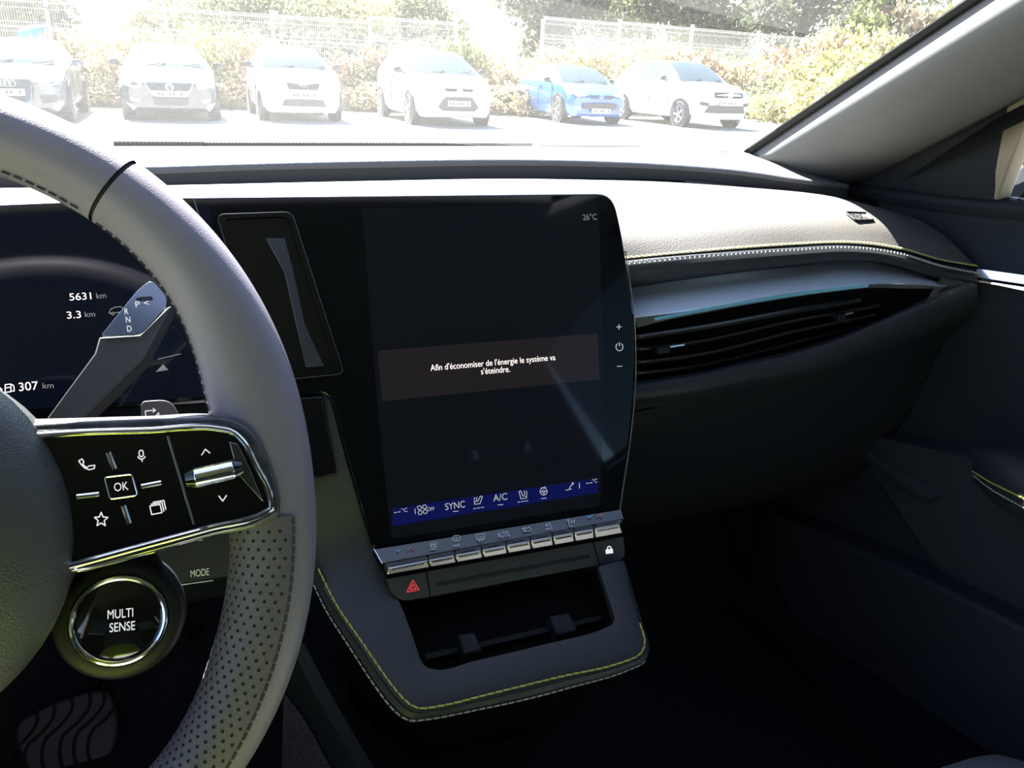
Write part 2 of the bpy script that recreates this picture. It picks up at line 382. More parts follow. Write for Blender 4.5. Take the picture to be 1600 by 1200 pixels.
low2 = np.array([V(.855, p[1]+(.05 if i == 0 else 0), .70) for i, p in enumerate(mid1)]); low3 = np.array([V(.83, p[1], .50) for p in low1]); low4 = np.array([V(.85, p[1], .30) for p in low1])
m = M(); m.loft([mid1+V(.0, 0, -.012), low1, low2, low3, low4], 40, 16); m.build('lower_panel', K['door_black'], door, sharp=60)
# bright strip
st = np.array([atX(1527, 420, .848), atX(1600, 430, .848)]); st = np.array([st[0], st[1], st[1]+(st[1]-st[0])*6])
m = M(); m.loft([st+V(.03, 0, .002), st, st+V(-.004, 0, -.009), st+V(-.001, 0, -.013), st+V(.03, 0, -.014)], 12); m.build('bright_strip', K['bright_chrome'], door, sharp=20).__setitem__('label', 'polished metal strip')
# armrest with stitched pad
def arm_rail(dx, dz, y0): return np.array([V(.80+dx+(.05 if y == y0 else .0), y, .823+dz) for y in (y0, y0-.02, y0-.08, -.1)])
a0 = np.array([atX(*p, X) for p, X in (((1519, 702), .83), ((1545, 700), .845), ((1600, 702), .85))]); a0 = np.vstack([a0, a0[-1]+V(0, -.5, 0)])
a1 = np.array([atX(*p, X) for p, X in (((1519, 712), .80), ((1545, 715), .785), ((1600, 745), .775))]); a1 = np.vstack([a1, a1[-1]+V(-.01, -.5, 0)])
a2 = np.array([atX(*p, X) for p, X in (((1519, 735), .795), ((1550, 752), .772), ((1600, 775), .762))]); a2 = np.vstack([a2, a2[-1]+V(-.01, -.5, 0)])
a3 = np.array([atX(*p, X) for p, X in (((1522, 750), .80), ((1552, 778), .775), ((1600, 808), .765))]); a3 = np.vstack([a3, a3[-1]+V(-.01, -.5, 0)])
a4 = a3+V(.07, 0, -.03)
m = M(); m.loft([a0, a1, a2, a3, a4], 24, 16); arm = m.build('armrest', K['leather'], door, sharp=70)
def stitches(name, path, mat_, parent, pitch=.0052, w_=.0009, fill=.72, up=V(0, 0, 1), skew=0.0, lift=.0006):
    path = np.asarray(path); L = np.linalg.norm(np.diff(path, axis=0), axis=1).sum(); n = max(2, int(L/pitch)); P = polyline(path, n+1); m = M()
    for a, b in zip(P[:-1], P[1:]):
        t = nrm(b-a); s = nrm(np.cross(t, up)); u2 = np.cross(s, t); l = np.linalg.norm(b-a)*fill
        c = (a+b)/2+u2*lift
        t2 = nrm(t+s*skew); s2 = np.cross(u2, t2)
        m.box(c, l, w_*2, w_*1.4, [t2, s2, u2])
    o = m.build(name, mat_, parent, smooth=False, fix=False); o['kind'] = 'stuff'; return o
stitches('stitching', catmull(a2*.85+a3*.15, 40)+V(-.001, 0, .0005), K['thread_yellow'], arm)['label'] = 'yellow stitching'
stitches('stitching', catmull(a2*.4+a3*.6, 40)+V(-.001, 0, .001), K['thread_grey'], arm)
# raised pocket panel, ribbed speaker grille and map pocket below it
pp_ = roundpoly([atX(x, y, .836) for x, y in ((1322, 671), (1520, 717), (1640, 770), (1640, 1010), (1488, 924))], .006, 4)
m = M(); m.prism(pp_, V(.03, 0, 0)); m.build('pocket_panel', K['door_fabric'], door, bevel=.003)
m = M(); m.loft([[atX(1326, 676, .835), atX(1400, 730, .834), atX(1472, 770, .834)], [atX(1332, 686, .829), atX(1395, 738, .828), atX(1462, 776, .830)], [atX(1340, 705, .8355), atX(1385, 752, .8355), atX(1445, 790, .8355)]], 14, 8); m.build('pull_pocket', K['door_fabric'], door)
mp_ = roundpoly([atX(x, y, .80) for x, y in ((1200, 800), (1290, 835), (1488, 926), (1640, 1004), (1640, 1235), (1526, 1168), (1400, 1082), (1262, 988), (1216, 930))], .02, 5)
m = M(); m.prism(mp_, V(.06, 0, 0)); m.build('map_pocket', K['door_black'], door, bevel=.006, seg=3)
m = M()
for i in range(44):
    a = atX(1268+i*4.6, 700+i*4.2, .848); b = atX(1268+i*4.6-70+i*1.1, 700+i*4.2+95-i*.2, .848)
    m.box((a+b)/2, .003, .0026, np.linalg.norm(b-a), [V(1, 0, 0), nrm(np.cross(b-a, V(1, 0, 0))), nrm(b-a)])
m.build('speaker_ribs', K['door_black'], door, kind='stuff')
# sail panel in front of the side window, its lit rear edge, the glass and the door mirror behind it
sail = [atX(*p, X) for p, X in (((1331, 287), .862), ((1560, 167), .80), ((1578, 165), .795), ((1556, 315), .862), ((1480, 308), .865))]
m = M(); m.prism(sail, V(.012, 0, 0)); m.build('sail_panel', K['door_fabric'], door, bevel=.003)
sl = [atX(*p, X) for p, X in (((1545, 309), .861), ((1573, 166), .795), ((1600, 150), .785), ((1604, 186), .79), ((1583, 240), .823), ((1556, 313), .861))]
m = M(); m.prism(sl, V(.02, -.002, 0)); m.build('sunlit_sail_edge', K['beige'], door, bevel=.002)['label'] = 'rear edge of the sail panel, sunlight put into its beige'
m = M(); wl = [V(.868, .60, 1.085), V(.868, -.40, 1.10), V(.775, -.44, 1.40), V(.775, .20, 1.385), V(.80, .47, 1.25)]
m.prism(wl, V(.004, 0, 0)); struct(m.build('window_2', K['window']))
mir = thing('door_mirror', (1.05, .68, 1.09), 'dark door mirror housing outside the passenger window', 'mirror')
m = M(); m.ball((1.06, .66, 1.14), .10, .06, .07, 10, 16); m.build('housing', K['gloss_black'], mir)
m = M(); m.prism([V(1.14, .615, 1.09), V(1.14, .615, 1.185), V(.98, .60, 1.19), V(.98, .60, 1.085)], V(0, -.006, 0)); m.build('mirror_glass', K['dark_chrome'], mir, bevel=.002)
m = M(); m.tube([V(.89, .68, 1.06), V(.95, .67, 1.08), V(1.0, .665, 1.10)], .025, 8); m.build('arm', K['hard_black'], mir)
# tinted glass of the rear side windows and the tailgate
for nm, X in (('window_3', XR), ('window_4', XL)):
    sg = 1 if X > 0 else -1; m = M(); m.prism([V(X-.01*sg, -.52, 1.03), V(X-.01*sg, -1.50, 1.03), V(X-.115*sg, -1.62, 1.36), V(X-.115*sg, -.52, 1.40)], V(.004, 0, 0)); struct(m.build(nm, K['privacy']))
m = M(); m.prism([V(XL+.12, -2.0, 1.26), V(XR-.12, -2.0, 1.26), V(XR-.02, -2.03, .92), V(XL+.02, -2.03, .92)], V(0, .004, 0)); struct(m.build('window_5', K['privacy']))
# driver door, outside the frame, so the cabin is closed on that side
m = M(); m.box((XL-.02, -.4, .66), .05, 3.2, .74); struct(m.build('door_2', K['door_black'], bevel=.01))
m = M(); m.box((XR+.025, -1.3, .66), .05, 1.5, .74); struct(m.build('door_3', K['door_black'], bevel=.01))
m = M(); m.prism([V(XR+.02, .64, .29), V(XR+.02, 1.2, .29), V(XR+.02, 1.2, 1.06), V(XR-.01, .84, 1.06), V(XR+.02, .64, 1.0)], V(.03, 0, 0)); struct(m.build('trim_3', K['hard_black']))

m = M(); m.box((.865, 1.0, 1.045), .14, .42, .03); m.box((.94, .95, .8), .03, .56, .52); m.box((-.63, .95, .8), .03, .62, .56); m.box((-.60, 1.0, 1.045), .14, .40, .03); struct(m.build('trim_light_block', K['hard_black']))  # unseen fillers added to stop light leaking in beside the dash

# ------------------------------------------------------------------ dashboard
dash = thing('dashboard', (.4, .8, .7), 'wide leather covered dashboard below the windscreen with yellow stitching', 'dashboard')
XS = np.linspace(-.60, .80, 40)
lt = rail((229, 259, .82), (400, 254, .82), (600, 250, .82), (769, 248, .82), (944, 251, .82), (1075, 258, .82), (1162, 266, .815), (1250, 279, .805), (1325, 288, .80))
ext = lambda P, x: np.vstack([V(x, P[0][1], P[0][2]-.0), P])
lt = ext(lt, -.58)
lm = ext(rail((240, 272, .818), (400, 266, .818), (600, 262, .818), (769, 259, .818), (944, 261, .818), (1075, 267, .818), (1162, 275, .813), (1250, 287, .803), (1325, 296, .80)), -.58)
lb = ext(rail((268, 296, .826), (400, 292, .826), (600, 286, .826), (769, 281, .826), (944, 279, .826), (1075, 283, .826), (1162, 292, .821), (1250, 301, .811), (1325, 312, .805)), -.58)
foot = np.array([base_pt(x)+V(0, -.006, -.004) for x in np.linspace(-.58, .80, 12)])
def resamp(P, n=60): return catmull(P, n)
F_, T_ = resamp(foot), resamp(lt)
mid = F_*.5+T_*.5+V(0, 0, .004)
m = M(); m.loft([F_, mid, T_+V(0, .012, .001), T_], 60, 14); m.build('deck', K['deck'], dash, sharp=60)
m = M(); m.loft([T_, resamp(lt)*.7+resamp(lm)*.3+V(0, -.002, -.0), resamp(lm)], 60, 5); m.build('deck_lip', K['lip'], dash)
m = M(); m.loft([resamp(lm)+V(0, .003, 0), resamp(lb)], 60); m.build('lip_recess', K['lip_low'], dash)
# padded leather pad
pA = ext(rail((268, 297, .826), (600, 287, .826), (769, 282, .826), (984, 281, .826), (1162, 293, .821), (1250, 302, .811), (1319, 313, .80)), -.58)
pB = ext(rail((300, 300, .72), (600, 294, .72), (800, 292, .72), (1010, 293, .735), (1190, 300, .735), (1310, 309, .745), (1398, 331, .735)), -.58)
pC = np.vstack([V(-.58, .68, 1.078), V(.0, .68, 1.078), V(.30, .682, 1.075), rail((990, 334, .685), (1080, 329, .685), (1230, 322, .69), (1370, 330, .69), (1445, 349, .69))])
pD = np.vstack([V(-.58, .645, 1.052), V(.0, .645, 1.052), V(.28, .645, 1.050), rail((970, 376, .645), (1080, 366, .64), (1240, 355, .64), (1390, 357, .645), (1487, 378, .645))])
pE = np.vstack([V(-.58, .63, 1.03), V(.0, .63, 1.03), V(.28, .63, 1.03), rail((965, 406, .63), (1100, 393, .62), (1237, 383, .62), (1325, 380, .62), (1366, 383, .62), (1407, 390, .62), (1471, 408, .62), (1525, 417, .615))])
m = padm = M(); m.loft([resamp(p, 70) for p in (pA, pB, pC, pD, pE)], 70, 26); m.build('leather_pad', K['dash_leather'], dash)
# rolled front below the stitch line
xr = lambda a: np.array(a)
f1 = rail((965, 415, .622), (1100, 402, .612), (1237, 392, .612), (1325, 388, .612), (1366, 391, .612), (1407, 398, .612), (1471, 417, .612), (1527, 428, .607))
f0 = pE[3:]
f2 = rail((965, 436, .622), (1100, 420, .610), (1237, 406, .610), (1325, 400, .610), (1366, 402, .610), (1407, 410, .610), (1471, 432, .610), (1527, 446, .606))
f3 = rail((965, 452, .650), (1100, 433, .640), (1237, 416, .640), (1325, 408, .640), (1366, 409, .640), (1407, 417, .640), (1471, 440, .625), (1527, 450, .615))
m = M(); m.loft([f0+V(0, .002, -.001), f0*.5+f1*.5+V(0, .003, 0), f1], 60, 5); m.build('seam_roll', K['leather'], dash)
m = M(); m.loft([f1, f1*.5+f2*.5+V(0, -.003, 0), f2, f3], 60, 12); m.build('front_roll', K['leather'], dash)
stitches('stitching', resamp(pE[3:], 200)+V(0, -.0012, .0012), K['thread_sunlit'], dash, .0056, .0008, .7, V(0, -.4, 1), .35)['label'] = 'yellow stitching'
stitches('stitching', resamp(f1, 200)+V(0, -.0014, .0008), K['thread_grey'], dash, .0052, .0009, .72, V(0, -.9, .4), .25)['label'] = 'pale grey stitching'
# satin decor blade
t0 = rail((975, 450, .668), (1100, 432, .66), (1237, 417, .66), (1345, 408, .66), (1412, 420, .648), (1484, 444, .622))
t1 = rail((982, 474, .632), (1100, 455, .624), (1237, 436, .624), (1345, 424, .626), (1412, 431, .622), (1484, 445, .612))
t2 = rail((990, 494, .610), (1105, 480, .600), (1200, 463.5, .600), (1320, 446.5, .602), (1357, 442.5, .603), (1420, 443, .604), (1484, 447, .606))
t3 = rail((991, 497, .609), (1105, 482, .599), (1200, 465.5, .599), (1320, 448.5, .601), (1357, 444.5, .602), (1420, 445, .604), (1483, 449, .606))
t4 = rail((996, 512, .622), (1030, 503, .616), (1105, 488, .612), (1200, 471, .612), (1320, 454, .613), (1357, 450, .613), (1420, 451, .611), (1482, 451.5, .608))
m = M(); m.loft([t0, t1, t2], 50, 14); dec = m.build('decor_blade', K['decor'], dash); dec['label'] = 'satin blue grey metal blade'
m = M(); m.loft([t2, t3, t4], 50); m.build('blade_edge', K['decor_edge'], dash, sharp=15)
m = M(); m.loft([[t0[0], t1[0], t2[0]], [t0[0]+V(0, .0, -.012), t1[0]+V(0, .02, -.02), t4[0]]], 8); m.build('blade_end', K['chrome'], dash)
lsp = ((1024, 499.5), (1105, 484.2), (1200, 467.6), (1320, 451), (1357, 447.2))
ls0 = rail(*[(x, y-1.3) for x, y in lsp], Y=.5975); ls1 = rail(*[(x, y+1.6) for x, y in lsp], Y=.5985)
m = M(); m.loft([ls0, ls1], 30); m.build('light_strip', K['cyan'], dash, thick=.002)['label'] = 'thin pale blue light strip'
# vent recess, slats and sliders
vb0 = rail((985, 505, .66), (1100, 490, .66), (1237, 470, .66), (1380, 452, .655), (1482, 450, .625)); vb1 = rail((990, 600, .68), (1100, 580, .68), (1237, 548, .68), (1380, 502, .66), (1482, 452, .625))
m = M(); m.loft([vb0, vb1], 30); m.build('vent_recess', K['hole'], dash)
for i, (ya, xb, yb) in enumerate(((527, 1345, 468), (546, 1375, 476), (566, 1370, 490), (583, 1340, 510))):
    pts = [(992, ya), (1100, ya-16+i*.5), (1237, (ya-16+yb)/2-3), (xb, yb)]
    a = rail(*pts, Y=.618); b = rail(*[(x, y-4) for x, y in pts], Y=.646); c = rail(*[(x, y+4.5) for x, y in pts], Y=.6185)
    m = M(); m.loft([b, a, c], 24); m.build('vent_slat', K['slat'], dash, sharp=20, thick=.002)
for x0, y0, s in ((1055, 541, 1.0), (1324, 490.5, .62)):
    a = atY(x0-13*s, y0+2, .612); b = atY(x0+13*s, y0-2, .612)
    m = M(); m.tube([a, b], .0017, 8, flat=1.2); sl_ = m.build('vent_slider', K['bright_chrome'], dash); sl_['label'] = 'bright metal vent slider'
    m = M(); m.box(atY(x0-22*s, y0+4, .613), .012*s+.003, .012, .007); m.build('slider_grip', K['hard_black'], dash, bevel=.001)
g0 = rail((985, 597, .622), (1100, 580, .614), (1160, 565, .614), (1237, 548, .614), (1308, 527, .612), (1380, 497, .610), (1440, 470, .606), (1486, 448, .602))
g1 = rail((985, 603, .612), (1100, 586, .604), (1160, 571, .604), (1237, 555, .604), (1308, 535, .602), (1380, 506, .602), (1440, 481, .600), (1526, 447, .603))
g2 = rail((985, 618, .607), (1100, 602, .600), (1160, 590, .600), (1237, 575, .600), (1308, 556, .600), (1380, 527, .600), (1440, 504, .600), (1528, 462, .603))
g3 = rail((985, 634, .63), (1100, 617, .62), (1160, 605, .62), (1237, 592, .62), (1308, 572, .62), (1380, 546, .62), (1440, 524, .62), (1528, 490, .615))
m = M(); m.loft([vb1, g0[[0, 1, 3, 5, 7]]], 30); m.build('vent_floor', K['hard_black'], dash)
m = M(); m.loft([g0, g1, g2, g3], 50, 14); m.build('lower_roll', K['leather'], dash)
stitches('stitching', resamp(g2*.6+g3*.4, 120)+V(0, -.002, 0), K['seam'], dash, .006, .0007)
# glovebox and knee area
def xrail(Y, z, x0=.33, x1=.86): return [V(x0, Y, z), V((x0+x1)/2, Y, z), V(x1, Y, z)]
g3b = resamp(g3, 24)
h1 = np.array([V(p[0], .635, p[2]-.03) for p in g3b]); h2 = np.array([V(p[0], .66, .80) for p in g3b]); h3 = np.array([V(p[0], .72, .66) for p in g3b]); h4 = np.array([V(p[0], .98, .62) for p in g3b])
m = M(); m.loft([g3b, h1, h2, h3, h4], 24, 16); m.build('glovebox', K['soft_black'], dash, sharp=60)
gl_ = rail((990, 645, .628), (1035, 636, .628), (1050, 618, .628)); m = M(); m.tube(gl_, .0012, 6); m.build('glovebox_seam', K['hole'], dash)
# airbag badge
from mathutils.bvhtree import BVHTree
def surf_points(mm, pts):
    bv = BVHTree.FromPolygons([Vector(v) for v in mm.v], mm.f); out = []
    for x, y in pts:
        h = bv.ray_cast(Vector(CAM), Vector(ray(x, y)).normalized()); out.append(np.array(h[0]))
    return out
bq_ = surf_points(padm, [(1321, 332), (1353, 333), (1365, 344), (1337, 345)])
bF = Frame(sum(bq_)/4, bq_[1]-bq_[0], (bq_[0]+bq_[1])/2-(bq_[2]+bq_[3])/2)
bp = roundpoly(bF.P([(1321, 332), (1353, 333), (1365, 344), (1337, 345)], .0010), .0035)
m = M(); m.prism(bp, -bF.n*.006); bad = m.build('airbag_badge', K['dash_leather'], dash, bevel=.0006); bad['label'] = 'small parallelogram badge'
m = M(); bq = list(bp)+[bp[0]]; m.tube(np.array(bq)+bF.n*.0004, .0011, 6); m.build('badge_rim', K['hard_black'], bad)
text('lettering', 'AIRBAG', bF, 1333, 342, 1358, K['hard_black'], bad, off=.0016, cap=6)
# right end cap of the dashboard towards the door
m = M(); m.loft([[pB[-1], pC[-1], pD[-1], pE[-1], f1[-1], f2[-1], g2[-1], g3[-1]], [p+V(.03, .02, -.01) for p in (pB[-1], pC[-1], pD[-1], pE[-1], f1[-1], f2[-1], g2[-1], g3[-1])]], 24, lin=True)
m.loft([[f2[-1], g1[-1], g2[-1], g3[-1]], [f2[-2], g1[-2], g2[-2], g3[-2]]], 10, lin=True)
m.build('end_cap', K['leather'], dash)
# defroster grille strips at the foot of the glass
m = M(); mb_ = M()
for xa, xb, h in ((178, 320, .0060), (320, 832, .0050), (843, 1000, .0022)):
    a = atY(xa, 228.5 if xa < 800 else 229, 1.118); b = atY(xb, 228.5 if xb < 900 else 230, 1.118); n = int(np.linalg.norm(b-a)/.0045)
    m.prism([a, b, b+V(0, 0, h), a+V(0, 0, h)], V(0, .006, 0))
    for p in polyline([a, b], n):
        for k in (0, 1, 2): mb_.box(p+V(0, -.0005, h*(.2+.3*k)), .0018, .0012, h*.16)
m.build('defroster_grille', K['grille_hazed'], dash); mb_.build('grille_bar', K['frit_dot'], dash, kind='stuff', smooth=False)

# ------------------------------------------------------------------ L shaped display
PF = Frame(V(0, .53, .829), V(1, 0, 0), V(0, .11, .268))
disp = thing('display_panel', PF.at(.2, .1), 'one-piece glossy black display glass with driver screen and tall centre screen', 'display')
ol = PF.P([(-190, 327), (270, 308.5), (957, 302), (974, 372), (991, 500), (993, 590), (984, 690), (968, 797), (583, 859), (548, 742), (514, 613), (-190, 668)])
op = roundpoly(ol, [.01, 0, .016, .15, .15, .10, .12, .004, .004, .1, .01, .01], 6)
m = M(); m.prism(op, -PF.n*.012); m.build('glass', K['screen_glass'], disp, bevel=.0018, seg=3)
m = M(); m.prism([p-PF.n*.012 for p in op], -PF.n*.02); m.build('back_shell', K['hard_black'], disp)
m = M(); m.prism(roundpoly(PF.P([(-190, 342), (330, 322), (352, 618), (-190, 656)], .0002), .004), -PF.n*.0002); m.build('driver_screen', K['screen_glow'], disp, smooth=False)['label'] = 'dark blue lit driver screen'
m = M(); m.prism(roundpoly(PF.P([(566, 326), (935, 318), (943, 560), (938, 790), (612, 842), (590, 640)], .0002), .004), -PF.n*.0002); m.build('centre_screen', K['screen_glow2'], disp, smooth=False)['label'] = 'almost black lit centre screen'
# fine bright rim down the right side of the glass
rp = np.array(PF.P([(977, 392), (984, 440), (991, 500), (993.5, 560), (992.5, 610), (984.5, 690), (974, 760), (968.5, 795)], -.004)); m = M(); m.tube(catmull(rp, 30), .0007, 6); m.build('edge_trim', K['chrome'], disp)
m = M(); m.strokes(PF, [[(302, 309), (313, 343)], [(313, 343), (360, 500)]], 1.2, .0003); m.build('panel_joint', K['dark_chrome'], disp)
# message box and its text
m = M(); m.prism(PF.P([(590, 548), (934, 521), (937, 593), (597, 627)], .0004), -PF.n*.0003); mb = m.build('message_box', K['msg'], disp, smooth=False); mb['label'] = 'dim grey message box on the centre screen'
text('message_text', "Afin d'économiser de l'énergie le système va", PF, 673, 579.5, 868, K['lit_text'], mb, .0010, y1=562.5, cap=9.5)
text('message_text', "s'éteindre.", PF, 752, 585, 797, K['lit_text'], mb, .0010, y1=581, cap=9.5)
text('temperature_text', '26°C', PF, 911, 344, 933, K['icon_dim'], disp, .0008, y1=343, cap=9)
arc = lambda cx, cy, r, a0, a1, n=14, ry=None: [(cx+r*math.cos(R(a)), cy+(ry or r)*math.sin(R(a))) for a in np.linspace(a0, a1, n)]
icons(PF, (('volume_up_icon', [[(963.5, 511), (971, 510.5)], [(967.2, 507), (967.2, 514.5)]]), ('volume_down_icon', [[(964.5, 572.5), (972, 572)]]), ('power_icon', [arc(968, 542, 5.4, -55, 235, ry=6), [(968, 535), (968, 541)]])), 1.2, .0006, K['icon'], disp)
# blue climate bar
m = M(); m.prism(PF.P([(612, 795), (934, 747), (934, 770), (614, 822)], .0004), -PF.n*.0003); cb = m.build('climate_bar', K['blue'], disp, smooth=False); cb['label'] = 'dim blue climate bar on the centre screen'
def bar(x): return 811-.147*(x-612)                              # middle line of the bar
text('lettering', '--', PF, 616, bar(616)-6.5, 626, K['icon'], cb, .001, y1=bar(626)-6.5, cap=9)
text('lettering', '°C', PF, 627.5, bar(628)-8, 637, K['icon'], cb, .001, y1=bar(637)-8, cap=6)
text('lettering', 'OFF', PF, 668, bar(668)-4, 679, K['icon'], cb, .001, y1=bar(679)-4, cap=5.5)
text('lettering', 'SYNC', PF, 696, bar(696)-1.5, 727, K['icon'], cb, .001, y1=bar(727)-1.5, cap=10.5)
text('lettering', 'A/C', PF, 771, bar(771)-4, 793, K['icon'], cb, .001, y1=bar(793)-4, cap=10.5)
text('lettering', '--', PF, 916, bar(916)-8, 926, K['icon'], cb, .001, y1=bar(926)-8, cap=9)
text('lettering', '°C', PF, 926, bar(926)-10, 934, K['icon'], cb, .001, y1=bar(934)-10, cap=6)
fan = [arc(cx, cy, 3.2, 0, 360, 9) for cx, cy in ((655.5, 793.5), (663.5, 792), (656.5, 801), (664.5, 799.5))]
dash_ = lambda xs, w_: [[(x-w_, bar(x)+3), (x+w_, bar(x)+2.4)] for x in xs]
icons(PF, (('fan_icon', fan), ('divider', [[(648.5, 795), (649, 803)]]), ('divider', [[(905.5, 755), (905.5, 763)]]), ('key_underline', dash_((712,), 4)), ('key_underline', dash_((782,), 4)), ('key_underline', dash_((850,), 4)), ('heat_level', dash_((742, 748, 754), 2)), ('heat_level', dash_((811, 817, 823), 2)),
    ('seat_heat_icon', [[(742, 788), (750, 787), (754, 776), (751, 775), (747, 783), (741, 784), (742, 788)], [(742, 777), (741, 782)], [(745.5, 777), (744.5, 782)]]),
    ('seat_heat_icon', [[(823, 778), (814, 779.5), (811, 768), (814, 767), (817, 775), (823, 775), (823, 778)], [(819, 767), (820, 773)], [(822.5, 767), (823.5, 773)]]),
    ('wheel_heat_icon', [arc(849.5, 768, 5.6, 0, 360, 14), arc(849.5, 768, 2, 0, 360, 8), [(844, 769), (848, 768)], [(851, 768), (855, 767)], [(850, 770), (850, 774)], [(846, 762.5), (853, 761)]]),
    ('airflow_icon', [[(884, 766), (889, 765), (892, 759), (895, 757)], [(889, 765), (893, 764)], arc(895, 755.5, 1.3, 0, 360, 7)])), 1.0, .0008, K['icon'], cb)
# driver screen
text('driver_text', '5631', PF, 109, 469.5, 143, K['lit_text'], disp, .0008, y1=467.5, cap=11)
text('driver_text', 'km', PF, 151, 466.5, 166, K['lit_dim'], disp, .0008, y1=465.5, cap=8.5)
text('driver_text', '3.3', PF, 105, 498, 127, K['lit_text'], disp, .0008, y1=496.5, cap=11)
text('driver_text', 'km', PF, 133, 495.5, 149, K['lit_dim'], disp, .0008, y1=494.5, cap=8.5)
text('driver_text', '307', PF, 30, 611, 60, K['lit_text'], disp, .0008, y1=608.5, cap=13)
text('driver_text', 'km', PF, 67, 607, 84, K['lit_dim'], disp, .0008, y1=606, cap=8.5)
m = M(); m.strokes(PF, [[(170, 489), (173, 483), (180, 480), (188, 479), (196, 483)], [(170, 489), (174, 490)], arc(176, 490, 2.2, 0, 360, 8), [(179, 489), (192, 487)]], 1.1, .0007); m.build('car_icon', K['lit_dim'], disp, smooth=False)
m = M(); m.strokes(PF, [[(8, 613), (8, 601), (17, 600), (17, 612), (8, 613)], [(8, 606), (17, 605)], [(18.5, 601), (21, 602), (22, 607), (22, 611), (19, 611)], [(-4, 609.5), (3, 609), (0, 606)], [(3, 609), (0.5, 612)]], 1.4, .0007); m.build('charge_icon', K['lit_text'], disp, smooth=False)
m = M(); m.strokes(PF, [[(247, 561), (282, 553)]], 1.2, .0006); m.build('warning_line', K['icon_dim'], disp, smooth=False)
m = M(); m.prism(PF.P([(243, 581), (255, 569), (263, 578)], .0006), -PF.n*.0003); m.build('warning_icon', K['icon_dim'], disp, smooth=False)

# upright air vent let into the glass between the two screens
vent = thing('center_vent', PF.px(450, 450), 'upright glossy air vent between the driver screen and centre screen', 'air vent')
vo = roundpoly(PF.P([(338, 335), (456, 331), (538, 584), (420, 596)], .004), .006); vi = roundpoly(PF.P([(349, 342), (449, 338), (527, 579), (430, 588)], .004), .005)
m = M(); n = len(vo); m.add(list(vo)+list(vi), [(i, (i+1) % n, n+(i+1) % n, n+i) for i in range(n)]); m.add(list(vo)+[p-PF.n*.0045 for p in vo], [(i, n+i, n+(i+1) % n, (i+1) % n) for i in range(n)]); m.add(list(vi)+[p-PF.n*.0035 for p in vi], [(i, (i+1) % n, n+(i+1) % n, n+i) for i in range(n)])
m.build('bezel', K['gloss_black'], vent, sharp=30)
m = M(); q = list(vo)+[vo[0]]; m.tube(np.array(q)+PF.n*.0002, .0003, 6); m.build('bezel_rim', K['vane'], vent)
m = M(); m.prism([p-PF.n*.003 for p in vi], -PF.n*.0005); m.build('vent_well', K['gloss_black'], vent, smooth=False)
va = PF.P([(415, 372), (445, 372), (459, 425), (476, 505), (507, 572), (478, 574), (462, 505), (444, 425)], .0018)
m = M(); m.prism(va, -PF.n*.004); m.build('vane', K['vane'], vent, bevel=.0008)
for dx in (-38, -64):
    va2 = PF.P([(432+dx, 360), (436+dx, 360), (497+dx, 580), (493+dx, 580)], .0005); m = M(); m.prism(va2, -PF.n*.003); m.build('vane', K['hard_black'], vent)

# ------------------------------------------------------------------ climate key strip below the centre screen
def two(l, r_, Y): return atY(*l, Y), atY(*r_, Y)
rows = [two((584, 858), (968, 796), .5285), two((597, 881), (973, 811), .516), two((598, 884), (973.5, 813), .514), two((603, 899), (974.5, 833), .507), two((604, 905), (975, 838.5), .508)]
clim = thing('climate_panel', (rows[2][0]+rows[2][1])/2, 'row of metal climate keys under the centre screen with hazard switch', 'control panel')
def strip(a, b, t0, t1): return [a[0]+(a[1]-a[0])*t0, a[0]+(a[1]-a[0])*t1, b[0]+(b[1]-b[0])*t1, b[0]+(b[1]-b[0])*t0]
nS = lambda P: nrm(np.cross(P[1]-P[0], P[3]-P[0]))
q = strip(rows[0], rows[1], 0, 1); nn = nS(q); nn = nn if np.dot(nn, CAM-q[0]) > 0 else -nn
m = M(); m.prism(q, -nn*.01); ist = m.build('legend_strip', K['gloss_black'], clim, bevel=.0006); ist['label'] = 'glossy legend strip'
LF = Frame(q[3]+nn*.0012, q[2]-q[3], (q[0]+q[1])/2-(q[2]+q[3])/2)
for a_, b_ in ((0, 3), (1, 2)): m = M(); m.tube([q[a_]+nn*.0002, q[b_]+nn*.0002], .0006, 6); m.build('strip_edge', K['chrome'], clim)
def ly(x): return 868-.1755*(x-600)                              # centre line of the legends
text('lettering', 'AUTO', LF, 779, ly(779)+4, 797, K['mark'], ist, .0007, y1=ly(797)+4, cap=8)
text('lettering', 'A/C', LF, 853, ly(853)-.5, 863, K['mark'], ist, .0007, y1=ly(863)-.5, cap=4.5)
text('lettering', 'MAX', LF, 854, ly(854)+5, 864, K['mark'], ist, .0007, y1=ly(864)+5, cap=3.5)
text('lettering', 'MAX', LF, 709, ly(709)+6, 719, K['mark'], ist, .0007, y1=ly(719)+6, cap=3.5)
